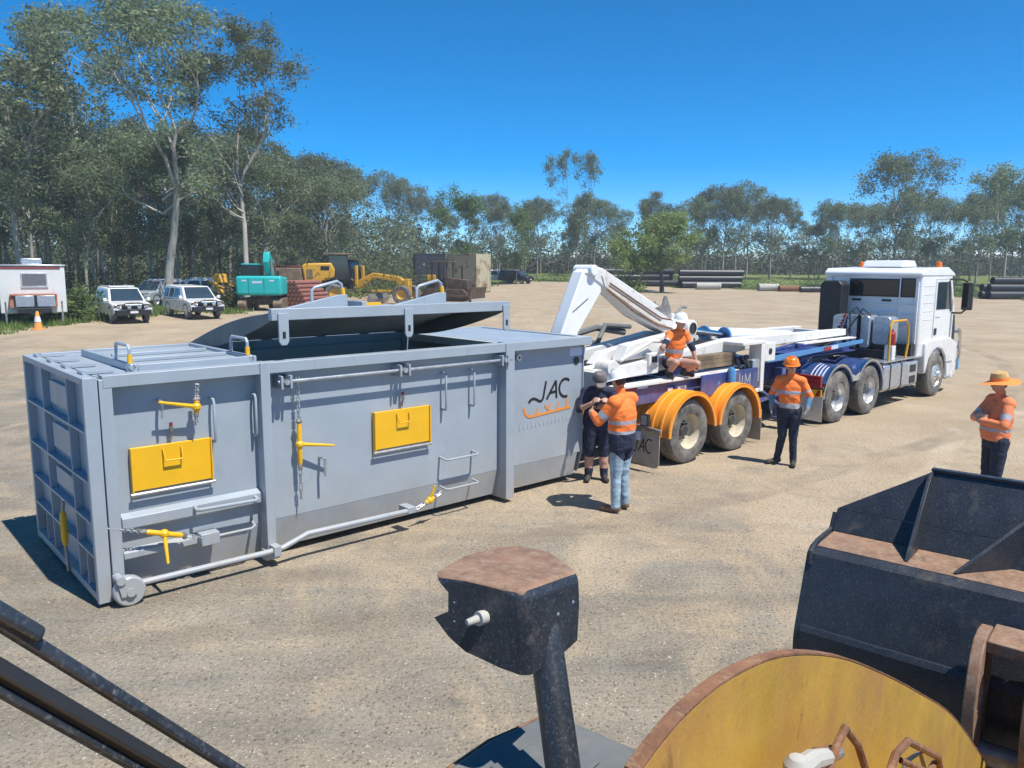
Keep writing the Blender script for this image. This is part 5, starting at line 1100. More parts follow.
# hoses in bent wire guards on the arm's inner face
def wire(name, pts, r, m): return Q(name, lambda b: b.tube([on_y(x, y, Y) for x, y, Y in pts], r, 8), m, 0)
wire('hose_guard', [(822, 790, .40), (836, 748, .40), (845, 728, .40), (858, 745, .40), (872, 790, .40)], .008, M['rust'])
wire('hose_guard', [(838, 748, .42), (815, 752, .42), (806, 760, .42), (822, 766, .42)], .008, M['rust'])
wire('hose_guard', [(884, 790, .40), (896, 754, .40), (908, 741, .40), (938, 757, .40), (944, 790, .40)], .010, M['rust'])
wire('hose_guard', [(896, 754, .42), (900, 760, .40), (928, 772, .40), (938, 757, .42)], .008, M['rust'])
wire('grease_line', [(900, 790, .42), (905, 762, .42), (920, 752, .42), (930, 790, .42)], .006, M['steel'])
Q('hose_fitting', lambda b: (b.tube([on_y(796, 772, .41), on_y(812, 760, .41), on_y(826, 757, .41)], [.020, .018, .016], 10), b.ball(on_y(797, 768, .41), .024, n=10)), M['conc'], 0)
Q('hose_fitting', lambda b: (b.tube([on_y(826, 757, .41), on_y(838, 752, .41)], .013, 10),), M['steel'], 0)
Q('hydraulic_hose', lambda b: b.tube([(1.05, .42, 1.75), (1.4, .40, 2.02), (1.9, .40, 1.9), (2.6, .42, 1.4)], .018, 8), M['black'], 0)
# bucket, seen from behind
BW = 1.55
back = [(5.15, 1.41), (4.86, 1.405), (4.79, 1.395), (4.745, 1.36), (4.725, 1.30), (4.60, .93), (4.585, .86), (4.60, .62), (4.72, .38), (4.95, .22), (5.3, .14), (6.35, .10)]
inner_ = [(6.35, .13), (5.3, .18), (4.98, .26), (4.77, .42), (4.66, .64), (4.65, .86), (4.66, .92), (4.78, 1.27), (4.82, 1.345), (5.15, 1.37)]
BK = Q('bucket', lambda b: b.prism(back+inner_, 'y', -BW, BW), M['paint_black'], 0)
side = back+[(6.3, .32), (5.9, 1.05), (5.3, 1.46)]
for s in (1, -1):
    Q('bucket_side', lambda b: b.prism(side, 'y', *((BW-.0, BW+.035) if s > 0 else (-BW-.035, -BW))), M['paint_black'], .004, parent=BK)
    Q('side_lip', lambda b: b.tube([(4.72, BW*s, 1.30), (4.74, (BW+.012)*s, 1.37), (4.86, (BW+.014)*s, 1.413), (5.12, (BW+.014)*s, 1.42), (5.17, (BW+.012)*s, 1.52)], .014, 6), M['paint_black'], 0, parent=BK)
Q('ledge_dust', lambda b: b.prism([(5.145, 1.414), (4.86, 1.409), (4.80, 1.400), (4.80, 1.397), (4.86, 1.4055), (5.145, 1.4105)], 'y', -BW+.01, BW-.01), M['rust_dust'], 0, parent=BK)
Q('rear_band', lambda b: b.prism([(4.5925, .955), (4.612, .955), (4.60, .915), (4.575, .915)], 'y', -BW, BW), M['paint_black'], .006, parent=BK)
Q('spill_guard', lambda b: b.hexa([(5.10, BW, 1.415), (5.12, BW, 1.415), (5.12, -BW, 1.415), (5.10, -BW, 1.415), (5.17, BW, 1.545), (5.19, BW, 1.545), (5.19, -BW, 1.545), (5.17, -BW, 1.545)]), M['paint_black'], .003, parent=BK)
def guard(b):
    a = [(BW, 1.548), (1.04, 1.85), (-1.04, 1.85), (-BW, 1.548)]
    f = lambda y, z, d: (5.17+(z-1.545)*.55+d, y, z)
    b.hexa([f(*a[0], 0), f(*a[0], .02), f(*a[3], .02), f(*a[3], 0), f(*a[1], 0), f(*a[1], .02), f(*a[2], .02), f(*a[2], 0)])
Q('spill_guard', guard, M['paint_black'], .003, parent=BK)
Q('guard_rim', lambda b: b.box(5.325, 5.375, -1.05, 1.05, 1.852, 1.872), M['paint_black'], .004, parent=BK)
Q('guard_gusset', lambda b: b.hexa([(4.82, .80, 1.412), (5.12, .55, 1.412), (5.12, .528, 1.412), (4.82, .778, 1.412), (5.28, .42, 1.80), (5.33, .40, 1.848), (5.33, .378, 1.848), (5.28, .398, 1.80)]), M['paint_black'], .002, parent=BK)
for y in (1.045, .1, -.5, -1.045):
    Q('guard_gusset', lambda b: b.prism([(4.84, 1.412), (5.098, 1.416), (5.165, 1.545), (5.33, 1.848), (5.28, 1.848)], 'y', y-.011, y+.011), M['paint_black'], .002, parent=BK)
# rusty pin lugs on the bucket's back
def lug(b, y0, y1):
    c = (4.33, .98); n = 20
    outl = [(4.62, 1.26), (4.36, 1.30), (4.26, 1.22), (4.20, 1.06), (4.19, .90), (4.24, .70), (4.36, .55), (4.62, .50)]
    hole = [(c[0]+.07*math.cos(2*PI*k/n), c[1]+.10*math.sin(2*PI*k/n)) for k in range(n)]
    # ring of quads between outline samples and the hole
    m = []
    for k in range(n):
        a = 2*PI*k/n; d = Vector((math.cos(a), math.sin(a))); best = None
        for (x, z), (x2, z2) in zip(outl, outl[1:]+outl[:1]):
            e = Vector((x2-x, z2-z)); q = Vector((x-c[0], z-c[1])); den = d.x*e.y-d.y*e.x
            if abs(den) < 1e-9: continue
            t = (q.x*e.y-q.y*e.x)/den; u_ = (q.x*d.y-q.y*d.x)/den
            if t > 0 and -1e-6 <= u_ <= 1.000001 and (best is None or t < best): best = t
        m.append((c[0]+d.x*best, c[1]+d.y*best))
    vs = [(x, y, z) for y in (y0, y1) for ring in (hole, m) for x, z in ring]; fs = []
    for k in range(n):
        j = (k+1) % n
        fs += [(k, j, n+j, n+k), (2*n+k, 3*n+k, 3*n+j, 2*n+j), (k, 2*n+k, 2*n+j, j), (n+k, n+j, 3*n+j, 3*n+k)]
    b.add(vs, fs)
for y0, y1 in ((.545, .60), (.30, .355)):
    Q('bucket_lug', lambda b: lug(b, y0, y1), M['rust_dust'], .006, parent=BK)
Q('lug_bridge', lambda b: b.box(4.36, 4.62, .356, .544, 1.20, 1.262), M['rust_dust'], .006, parent=BK)
Q('lug_pin', lambda b: b.cyl((4.45, .25, .62), (4.45, .65, .62), .06, n=16), M['steel'], .004, parent=BK)
for y0, y1 in ((-.355, -.30), (-.60, -.545)): Q('bucket_lug', lambda b: lug(b, y0, y1), M['rust_dust'], .006, parent=BK)
# lamp bracket on its pole
A = at_d(524, 594, 2.20); A2 = at_d(527, 677, 2.20); B_ = at_d(577, 574, 2.40); D_ = at_d(434, 575, 2.32)
lp = [(524, 594), (500, 580), (466, 572), (434, 575), (449, 592), (449, 611), (435, 617), (450, 637), (466, 651), (500, 667), (527, 677)]
rp = [(524, 594), (577, 574), (578, 605), (576, 640), (560, 655), (527, 677)]
tp = [(434, 575), (466, 557), (495, 549), (519, 547), (548, 553), (577, 574), (524, 594), (500, 580), (466, 572)]
bm_ = MB(); vd = {}; vl = []
for k, (pl_, pts) in enumerate((((A, A2, D_), lp), ((A, A2, B_), rp), ((A, B_, D_), tp))):
    for q in pts:
        if q not in vd: vd[q] = len(vl); vl.append(on_plane(*q, *pl_))
bm_.add(vl, []); bm_.f = [tuple(vd[q] for q in pts) for pts in (lp, rp, tp)]; bm_.mi = [0, 0, 1]
BR = bm_.build('lamp_bracket', [M['paint_black'], M['rust_dust']], LD)
d_ = BR.modifiers.new('bevel', 'BEVEL'); d_.width = .028; d_.segments = 5; d_.limit_method = 'ANGLE'; d_.angle_limit = R(40)
d_ = BR.modifiers.new('solid', 'SOLIDIFY'); d_.thickness = .009; d_.offset = 0
d_ = BR.modifiers.new('normals', 'WEIGHTED_NORMAL'); d_.weight = 100
for q in BR.data.polygons: q.use_smooth = True
pole_t = on_plane(545, 606, A, A2, B_); 
Q('bracket_pole', lambda b: b.tube([at_d(540, 600, 2.36), at_d(563, 768, 2.20), at_d(540, 600, 2.36)+(at_d(563, 768, 2.20)-at_d(540, 600, 2.36))*1.22], .050, 20), M['paint_black'], 0)
Q('lamp_plug', lambda b: (b.cyl(on_plane(485, 617, A, A2, D_), on_plane(478, 619, A, A2, D_)+(on_plane(478, 619, A, A2, D_)-at_d(478, 619, 2.6)).normalized()*.03, .021, n=14), b.cyl(on_plane(478, 619, A, A2, D_)+(on_plane(478, 619, A, A2, D_)-at_d(478, 619, 2.6)).normalized()*.025, on_plane(467, 623, A, A2, D_)+(on_plane(467, 623, A, A2, D_)-at_d(467, 623, 2.6)).normalized()*.06, .013, .010, n=12)), M['conc'], 0, parent=BR)
Q('bracket_bolt', lambda b: [b.ball(on_plane(x, y, A, A2, B_), .008, n=8) for x, y in ((557, 614), (557, 632), (572, 602))]+[b.ball(on_plane(x, y, A, A2, D_), .006, n=8) for x, y in ((455, 602), (455, 621))], M['galv'], 0, parent=BR)
# front mudguard and wheel
Q('mudguard', lambda b: (b.prism([(.8, .75), (1.98, .75), (2.0, 1.16), (1.99, 1.38), (1.93, 1.50), (1.74, 1.54), (.8, 1.54)], 'z', 1.575, 1.60), b.prism([(.8, 1.30), (1.74, 1.30), (1.93, 1.27), (1.98, 1.25), (1.98, 1.574), (.8, 1.574)], 'y', 1.50, 1.515) if False else b.box(.8, 1.70, 1.51, 1.535, 1.36, 1.574)), M['guard_grey'], .012)
Q('guard_plate', lambda b: b.prism([(1.62, 1.20), (1.86, 1.20), (1.86, 1.40), (1.62, 1.44)], 'z', 1.602, 1.612), M['guard_grey'], .004)
Q('guard_edge', lambda b: b.tube([(.8, 1.545, 1.585), (1.74, 1.545, 1.585), (1.935, 1.50, 1.585)], .012, 6), M['rust'], 0)
for s in (1, -1): wheel_at(LD, (1.55, s*1.60, .78), .78, .55, s, 'cat', dual=False, kind='deep')
Q('mudguard', lambda b: b.box(.8, 2.0, -1.54, -.75, 1.575, 1.60), M['guard_grey'], .012)
Q('front_axle', lambda b: b.cyl((1.55, -1.2, .78), (1.55, 1.2, .78), .2, n=16), M['cat'], 0)
Q('front_frame', lambda b: (b.box(.5, 2.5, -.42, .42, .62, 1.45), b.box(.9, 1.4, -.47, .47, 1.45, 1.80), b.box(1.0, 1.6, -.9, .9, 1.40, 1.57)), M['cat'], .02)
Q('rear_frame', lambda b: (b.box(-3.6, .49, -.6, .6, .62, 1.3), b.box(-3.8, -1.2, -1.0, 1.0, 1.0, 2.2)), M['cat'], .03)
Q('cab_base', lambda b: b.box(-1.1, .55, -.72, .72, 1.30, 2.05), M['cat'], .03)
Q('cab_sill', lambda b: (b.box(.40, .80, .6, .98, 1.98, 2.04), b.box(.3, .551, .55, .95, 1.9, 1.975)), M['black'], .01)
for s in (1, -1): wheel_at(LD, (-2.2, s*1.60, .78), .78, .55, s, 'cat', dual=False, kind='deep')
Q('rear_axle', lambda b: b.cyl((-2.2, -1.2, .78), (-2.2, 1.2, .78), .2, n=16), M['cat'], 0)
# wiper in front of the corner window
wa, wb = on_y(-60, 585, .9), on_y(258, 784, .9)
Q('wiper_arm', lambda b: (b.bar(wa, wb, .016, .012, up=(-.3, -.6, 1)), b.bar(wb, (.74, .90, 2.03), .03, .02)), M['paint_black'], .004)
Q('wiper_pivot', lambda b: b.bar(on_y(-40, 588, .89), on_y(42, 637, .89), .020, .012, up=(-.3, -.6, 1)), M['paint_black'], .006)
wc, wd = on_y(-60, 636, .9), on_y(222, 800, .9)
Q('wiper_blade', lambda b: (b.bar(wc, wd, .018, .020, up=(-.3, -.6, 1)), b.bar(wd, (.66, .90, 2.03), .03, .02)), M['black'], .004)
Q('blade_rubber', lambda b: b.bar(wc+Vector((-.006, 0, -.017)), wd+Vector((-.006, 0, -.017)), .010, .012, up=(-.3, -.6, 1)), M['paint_black'], .003)
Q('wiper_link', lambda b: b.bar(wa, wc, .02, .012), M['black'], .002)
# ================================================================== parked vehicles and machines at the back
def at(px, py=None, d=None): return gp(px, py) if d is None else gd(px, d)
def part(root, name, fn, m, bevel=.01, parent=None, **k):
    b = MB(); fn(b); return b.build(name, m, parent or root, bevel, **k)
# ---- site van
p = gp(36, 325.5); SV = thing('site_van', 'white site van with a red roof stripe and grey lockers on its front', 'caravan', p, R(-57)); A_ = lambda *a, **k: part(SV, *a, **k)
M['van'] = mat('chalky_white_paint', (.66, .67, .65), .5, var=.05, scale=1.5, dirt=[((.45, .40, .32), .58, .85, 1.8, (1, 1, .3))])
w2 = 1.42
A_('body', lambda b: b.prism([(-w2, .62), (w2, .62), (w2, 2.92), (-w2, 2.92)], 'x', -5.2, 0), M['van'], .04)
A_('roof', lambda b: b.box(-5.25, .05, -w2-.05, w2+.05, 2.925, 3.0), M['galv'], .02)
A_('red_stripe', lambda b: b.box(.003, .02, -w2+.12, w2-.2, 2.78, 2.90), M['redw'], 0)
A_('roof_hatch', lambda b: b.box(-1.6, -.6, -.4, .5, 3.002, 3.32), M['galv'], .05)
wn_ = A_('window', lambda b: b.box(.003, .02, -.42, .58, 1.95, 2.52), mat('grey_flyscreen', (.13, .14, .15), .6), .004)
A_('window_frame', lambda b: (b.box(.004, .035, -.48, -.421, 1.90, 2.57), b.box(.004, .035, .581, .64, 1.90, 2.57), b.box(.004, .035, -.42, .58, 2.521, 2.58), b.box(.004, .045, -.50, .66, 1.86, 1.949)), M['alloy'], .004, parent=wn_)
lk = A_('locker', lambda b: b.box(.03, .55, .12, .90, .95, 1.50), M['galv'], .02); A_('locker', lambda b: b.box(.03, .55, -.78, .0, .95, 1.50), M['galv'], .02)
A_('locker_frame', lambda b: (b.box(.04, .5, -1.0, .98, 1.51, 1.58), b.box(.04, .4, -1.02, -.86, .9, 1.505), b.box(.04, .3, .92, 1.0, .9, 1.505)), mat('faded_orange_frame', (.46, .17, .09), .7, var=.2), .01)
A_('drawbar', lambda b: (b.bar((.0, .6, .7), (1.6, 0, .6), .1, .12), b.bar((.0, -.6, .7), (1.6, 0, .6), .1, .12), b.box(.02, .9, -.7, .7, .66, .90)), M['black'], .01)
for y in (-1.2, 1.2): A_('support_leg', lambda b: (b.box(-.1, .0, y-.05, y+.05, .0, 1.2), b.box(-.2, .1, y-.12, y+.12, 0, .04)), M['steel'], .01)
for y in (-1.28, 1.28): A_('wheel', lambda b: b.lathe([(0, -.1), (.33, -.1), (.36, -.06), (.36, .06), (.33, .1), (0, .1)], (-2.8, y, .36), 'y', 20), M['rubber'], 0)
A_('axle', lambda b: (b.cyl((-2.8, -1.28, .36), (-2.8, 1.28, .36), .05), b.box(-3.2, -2.4, -.9, .9, .36, .618)), M['black'], 0)
# ---- traffic cone
p = gp(38.5, 329.5); TC = thing('traffic_cone', 'orange traffic cone with a white band in front of the site van', 'cone', p)
part(TC, 'cone_body', lambda b: b.lathe([(.30, .0), (.30, .04), (.19, .05), (.06, .82), (.03, .86), (0, .86)], (0, 0, 0), 'z', 20), M['orange'], 0)
part(TC, 'white_band', lambda b: b.lathe([(.152, .36), (.105, .62), (.100, .62), (.147, .36)], (0, 0, 0), 'z', 20), M['white'], 0)
# ---- four-wheel drives
def car(label, p, rz, ute=False, paint='white', name='parked_car', group=None, bull=True):
    r = thing(name, label, 'car', p, rz, group); P2 = lambda *a, **k: part(r, *a, **k); m = M[paint] if isinstance(paint, str) else paint
    L = 5.2 if ute else 4.9; f = L*.47; bk = f-L
    body = P2('body', lambda b: b.prism([(bk, .52), (bk, 1.02), (f-1.05, 1.10), (f-.18, .98), (f, .80), (f, .48), (f-.5, .40), (bk+.3, .42)], 'y', -.93, .93), m, .07, seg=3)
    c0, c1 = (f-1.10, f-1.95); rear = bk+.12 if not ute else bk+.10
    gh = [(c0, 1.06), (c1, 1.78), (rear+.12, 1.82), (rear, 1.06)]
    def green(b):
        lo, hi = .91, .74
        vs = [(x, s*(lo if z < 1.3 else hi), z) for s in (-1, 1) for x, z in gh]
        b.add(vs, [(0, 1, 2, 3), (4, 7, 6, 5), (0, 4, 5, 1), (1, 5, 6, 2), (2, 6, 7, 3), (3, 7, 4, 0)])
    P2('cabin', green, m, .06, seg=3)
    def ws(b):
        e = .012; n = Vector((.64, 0, .76))
        q = [(c0-.07, -.78, 1.12), (c0-.07, .78, 1.12), (c1+.06, .66, 1.71), (c1+.06, -.66, 1.71)]
        b.hexa([Vector(v)+n*.028 for v in q]+[Vector(v)+n*(.028+e) for v in q])
    P2('windscreen', ws, M['glass_b'], 0)
    for s in (-1, 1):
        spans = [(c1-.28, c1-1.05), (c1-1.15, c1-1.95)]+([(rear+.75, rear+.2)] if not ute else [(c1-2.1, rear+.25)])
        for i, (a, c) in enumerate(spans):
            def sw(b):
                y = lambda z: s*(.91-(z-1.06)/.75*.17+.004)
                fr = .35 if i == 0 else 0
                q = [(a+fr, 1.16), (c, 1.16), (c+.03, 1.66), (a-.02, 1.66)]
                b.hexa([(x, y(z), z) for x, z in q]+[(x, y(z)+s*.01, z) for x, z in q])
            P2('side_window', sw, M['glass'], 0)
        P2('mirror', lambda b: (b.box(c0-.28, c0-.12, *sorted((s*.98, s*1.14)), 1.10, 1.28), b.bar((c0-.2, s*.88, 1.14), (c0-.2, s*1.0, 1.18), .05, .05)), m, .03)
        P2('headlight', lambda b: b.box(f-.14, f-.02, *sorted((s*.58, s*.90)), .80, .97), M['chrome'], .02)
        for x in (f-.95, bk+1.05):
            wh = P2('wheel', lambda b: b.lathe([(0, s*.02), (.12, s*.03), (.20, s*.0), (.235, s*.04), (.235, -s*.1)], (x, s*.86, .39), 'y', 20), M['alloy'], 0)
            P2('tyre', lambda b: b.lathe([(.235, s*.05), (.33, s*.06), (.385, s*.03), (.39, -s*.16), (.33, -s*.2), (.235, -s*.19)], (x, s*.86, .39), 'y', 24), M['rubber'], 0, parent=wh)
            P2('wheel_arch', lambda b: b.lathe([(.40, s*.078), (.47, s*.082), (.48, s*.06), (.40, s*.05)], (x, s*.86, .39), 'y', 16, R(5), R(175)), M['black'], 0)
    P2('grille', lambda b: b.box(f-.05, f+.012, -.55, .55, .74, .94), M['black'], .01)
    if bull:
        bb = P2('bull_bar', lambda b: (b.prism([(f-.1, -.95), (f+.12, -.80), (f+.2, -.5), (f+.2, .5), (f+.12, .80), (f-.1, .95)], 'z', .44, .70), [b.tube([(f+.14, s*.42, .70), (f+.16, s*.42, 1.02), (f+.14, s*.2, 1.05), (f+.14, 0, 1.05)], .035, 8) for s in (-1, 1)], [b.tube([(f+.14, s*.42, .98), (f+.05, s*.75, .96), (f-.05, s*.9, .80)], .03, 8) for s in (-1, 1)]), M['black'], .02)
        for s in (-1, 1): P2('driving_light', lambda b: b.lathe([(0, .07), (.10, .06), (.115, 0), (.08, -.05)], (f+.22, s*.24, .86), 'x', 16), M['chrome'], 0, parent=bb)
    P2('number_plate', lambda b: b.box(f+.205 if bull else f+.015, f+.215 if bull else f+.025, -.19, .19, .54, .65), M['white'], 0)
    if not ute: P2('roof_rack', lambda b: (b.box(rear+.3, c1-.3, -.62, -.57, 1.825, 1.89), b.box(rear+.3, c1-.3, .57, .62, 1.825, 1.89), b.box(rear+.4, c1-.4, -.55, .55, 1.822, 1.86)), M['white'], .01)
    return r
car('white four-wheel drive wagon with roof rack and bull bar parked by the bush', gp(124, 321), R(-52))
car('white dual cab ute with canopy and black bull bar parked by the big gum', gp(194, 317), R(-50), ute=True, name='parked_ute')
M['silver'] = mat('dull_silver_paint', (.30, .32, .33), .4, var=.1)
car('dull silver car in the shade behind the two white vehicles', gd(155, 57), R(-100), paint='silver', bull=False)
car('white car half hidden behind the white ute', gd(191, 62), R(-165), paint='white', bull=False)
car('white van parked far off on the grass right of the bulldozer', gd(497, 112), R(-10), paint='white', bull=False)
car('dark car parked far off beside the white van', gd(517, 110), R(-35), paint='black', bull=False)
# ---- small yellow loader with black bucket
p = gd(222, 62); r = thing('skid_loader', 'small yellow loader with a black bucket under the trees', 'loader', p, R(-20)); A_ = lambda *a, **k: part(r, *a, **k)
A_('body', lambda b: b.prism([(-1.2, .5), (-1.2, 1.5), (-.2, 1.6), (.3, 1.0), (.6, .5)], 'y', -.6, .6), M['cat'], .05)
A_('cab', lambda b: b.prism([(-.6, 1.5), (-.6, 2.2), (.1, 2.2), (.3, 1.5)], 'y', -.5, .5), M['cat'], .05)
A_('arm', lambda b: (b.bar((-1.0, -.72, 1.7), (1.1, -.72, .9), .12, .2), b.bar((-1.0, .72, 1.7), (1.1, .72, .9), .12, .2)), M['cat'], .02)
A_('bucket', lambda b: b.prism([(.95, 1.25), (.9, .3), (1.7, .15), (1.75, .22), (1.1, .45), (1.05, 1.25)], 'y', -.95, .95), M['black'], .01)
for x in (-.8, .3):
    for s in (-1, 1): A_('wheel', lambda b: b.lathe([(0, -.1), (.35, -.12), (.4, -.08), (.4, .08), (.35, .12), (0, .1)], (x, s*.75, .4), 'y', 16), M['rubber'], 0)
# ---- teal excavator, seen from behind
p = gp(266, 309.5); r = thing('excavator', 'teal excavator seen from behind with its boom folded up', 'excavator', p, R(95)); A_ = lambda *a, **k: part(r, *a, **k)
for s in (-1, 1):
    A_('track', lambda b: b.prism([(-1.9, .3), (-1.6, 0), (1.6, 0), (1.9, .3), (1.9, .5), (1.6, .8), (-1.6, .8), (-1.9, .5)], 'y', *sorted((s*.85, s*1.4))), M['machine'], .03)
A_('undercarriage', lambda b: (b.box(-.7, .7, -.85, .85, .35, .75), b.cyl((0, 0, .75), (0, 0, 1.0), .6)), M['machine'], .02)
A_('counterweight', lambda b: b.prism([(-1.45, 1.0), (-1.45, 2.25), (1.45, 2.25), (1.45, 1.0)], 'x', -1.9, -1.0), M['teal'], .16, seg=4)
A_('counterweight_seam', lambda b: (b.box(-1.912, -1.902, -.36, -.34, 1.1, 2.15), b.box(-1.912, -1.902, .62, .64, 1.1, 2.15)), M['black'], 0)
A_('lettering_plate', lambda b: (b.box(-1.912, -1.903, -.22, .4, 1.78, 1.92), b.box(-1.912, -1.903, .75, 1.05, 1.9, 2.0), b.box(-1.912, -1.903, -1.0, -.7, 1.9, 2.0)), M['sticker'], 0)
A_('engine_deck', lambda b: b.box(-.99, .4, -1.4, 1.4, 1.02, 2.15), M['teal'], .06)
A_('cab', lambda b: b.prism([(-.6, 2.16), (-.6, 2.95), (.9, 2.95), (1.3, 2.2), (1.3, 1.1), (.41, 1.1), (.41, 2.16)], 'y', .35, 1.35), M['black'], .05)
A_('cab_roof', lambda b: b.box(-.62, .92, .33, 1.37, 2.955, 3.05), M['teal'], .03)
A_('exhaust', lambda b: b.cyl((-.6, -1.0, 2.15), (-.6, -1.0, 2.6), .07), M['black'], 0)
bo = A_('boom', lambda b: b.prism([(.6, 1.5), (.7, 2.0), (-.1, 3.15), (.1, 3.75), (.45, 3.85), (1.5, 3.2), (1.6, 2.95), (.6, 3.35), (.45, 3.15), (1.2, 1.9)], 'y', -.32, .08), M['teal'], .05)
A_('stick', lambda b: b.prism([(1.3, 3.2), (1.6, 3.2), (2.6, 1.0), (2.3, .9)], 'y', -.25, .02), M['teal'], .03, parent=bo)
A_('boom_cylinder', lambda b: b.cyl((.3, -.42, 2.1), (.2, -.42, 3.3), .08), M['steel'], 0, parent=bo)
M['mesh_red'] = mat('red_brown_rust', (.25, .10, .075), .9, var=.3, scale=4)
# ---- rusty reinforcing mesh rolls beside it
p = gp(303, 308); r = thing('mesh_pile', 'pile of rust-brown steel pipes beside the teal excavator', 'pipes', p, R(72)); k_ = 0
for row in range(7):
    for i in range(10-row):
        part(r, 'steel_pipe', lambda b: b.tube([(-1.5, (i-4+row*.5)*.32, .15+row*.27), (1.5+.1*((i*7+row) % 4), (i-4+row*.5)*.32, .15+row*.27)], .14, 10), M['mesh_red'], 0)
# ---- yellow loader body and motor graders
def big_wheel(r, x, y, R_=.72, w=.42):
    wh = part(r, 'wheel', lambda b: b.lathe([(0, -w*.2), (R_*.35, -w*.25), (R_*.5, -w*.45), (R_*.5, w*.45), (R_*.35, w*.25), (0, w*.2)], (x, y, R_), 'y', 18), M['cat'], 0)
    part(r, 'tyre', lambda b: b.lathe([(R_*.5, -w*.46), (R_*.85, -w*.55), (R_, -w*.4), (R_, w*.4), (R_*.85, w*.55), (R_*.5, w*.46)], (x, y, R_), 'y', 22), M['rubber'], 0, parent=wh)
def grader(label, p, rz):
    r = thing('motor_grader', label, 'grader', p, rz); A_ = lambda *a, **k: part(r, *a, **k)
    A_('engine_hood', lambda b: b.prism([(-4.2, 1.0), (-4.2, 2.1), (-3.9, 2.35), (-1.9, 2.5), (-1.8, 1.0)], 'y', -.75, .75), M['cat'], .08)
    A_('hood_grille', lambda b: [b.box(-3.8, -2.4, s*.752-.004, s*.752+.004, 1.3, 2.1) for s in (-1, 1)], M['black'], 0)
    cb = A_('cab', lambda b: b.prism([(-1.78, 1.1), (-1.85, 3.25), (-.2, 3.25), (.1, 2.2), (-.1, 1.1)], 'y', -.78, .78), M['glass'], .04)
    A_('cab_roof', lambda b: b.box(-2.0, .0, -.85, .85, 3.255, 3.36), M['black'], .04, parent=cb)
    A_('cab_post', lambda b: [b.bar((x, s*.79, 1.1), (x2, s*.79, 3.25), .06, .1) for s in (-1, 1) for x, x2 in ((-1.78, -1.85), (-.95, -.95), (.05, -.2))], M['black'], 0, parent=cb)
    A_('frame_beam', lambda b: b.prism([(-.2, 1.1), (-.1, 1.6), (1.5, 2.35), (3.6, 2.1), (4.5, 1.5), (4.5, 1.1), (3.9, 1.0), (3.4, 1.7), (1.6, 1.95), (.4, 1.1)], 'y', -.22, .22), M['cat'], .05)
    A_('front_post', lambda b: (b.box(4.1, 4.5, -.35, .35, .6, 1.9), b.box(.2, .42, -.7, -.5, 1.2, 2.9), b.box(.2, .42, .5, .7, 1.2, 2.9)), M['cat'], .03)
    A_('blade', lambda b: b.prism([(1.7, .15), (1.95, .1), (2.0, .4), (1.85, .75), (1.75, .75)], 'y', -1.75, 1.75), M['steel'], .01)
    A_('blade_circle', lambda b: b.lathe([(.5, .82), (.75, .82), (.75, .95), (.5, .95)], (1.5, 0, 0), 'z', 20), M['machine'], 0)
    A_('drawbar_frame', lambda b: (b.bar((1.5, -.6, .95), (4.2, 0, 1.0), .15, .15), b.bar((1.5, .6, .95), (4.2, 0, 1.0), .15, .15)), M['cat'], .02)
    for x in (-3.6, -2.1):
        for s in (-1, 1): big_wheel(r, x, s*1.0)
    for s in (-1, 1): big_wheel(r, 4.2, s*1.0)
    return r
grader('yellow motor grader with a dark glass cab beside the rust-brown pipes', gd(356, 62), R(-14))
p = gd(312, 61); r = thing('dump_loader', 'yellow machine with a dark tray left of the motor grader', 'loader', p, R(10)); A_ = lambda *a, **k: part(r, *a, **k)
A_('engine_hood', lambda b: b.prism([(-.4, .9), (-.7, 2.9), (-.4, 3.05), (1.5, 3.1), (1.75, 2.6), (1.7, 2.0), (.8, 1.7), (.5, .9)], 'y', -.95, .95), M['cat'], .1)
A_('hood_vent', lambda b: b.box(-.35, .1, -.975, -.955, 1.9, 2.6), M['machine'], 0); A_('hood_badge', lambda b: b.box(.7, 1.35, -.965, -.955, 2.55, 2.85), M['ink'], 0)
A_('cab', lambda b: b.prism([(1.2, 1.8), (1.3, 3.7), (2.7, 3.7), (2.9, 1.8)], 'y', -.8, .8), M['glass'], .05); A_('cab_roof', lambda b: b.box(.9, 3.0, -.95, .95, 3.705, 3.85), M['machine'], .03)
A_('tray', lambda b: b.prism([(-2.6, 1.3), (-2.6, 2.7), (-.75, 2.7), (-.55, 1.3)], 'y', -1.1, 1.1), M['machine'], .05)
A_('frame', lambda b: b.box(-2.6, 2.6, -.6, .6, .7, 1.28), M['machine'], .03)
for x in (-1.5, 1.7):
    for s in (-1, 1): big_wheel(r, x, s*1.05, .75, .5)
p = gd(296, 72); r = thing('shipping_container', 'dark red shipping container behind the yellow machines', 'container', p, R(8))
def container(r, L, Hh, m, Wd=2.4):
    part(r, 'shell', lambda b: b.box(-L/2+.05, L/2-.05, -Wd/2+.05, Wd/2-.05, .1, Hh-.06), m, 0)
    part(r, 'corner_frame', lambda b: [b.box(x-.06, x+.06, y-.06, y+.06, 0, Hh) for x in (-L/2+.06, L/2-.06) for y in (-Wd/2+.06, Wd/2-.06)]+[b.box(-L/2+.121, L/2-.121, y-.05, y+.05, z, z+.1) for y in (-Wd/2+.06, Wd/2-.06) for z in (.02, Hh-.11)], m, .01)
    n = int(L/.28)
    for i in range(n):
        x = -L/2+.2+i*(L-.4)/n
        part(r, 'corrugation', lambda b: b.box(x, x+.14, -Wd/2+.025, -Wd/2+.049, .14, Hh-.12), m, .01)
container(r, 6, 2.8, M['redw'])
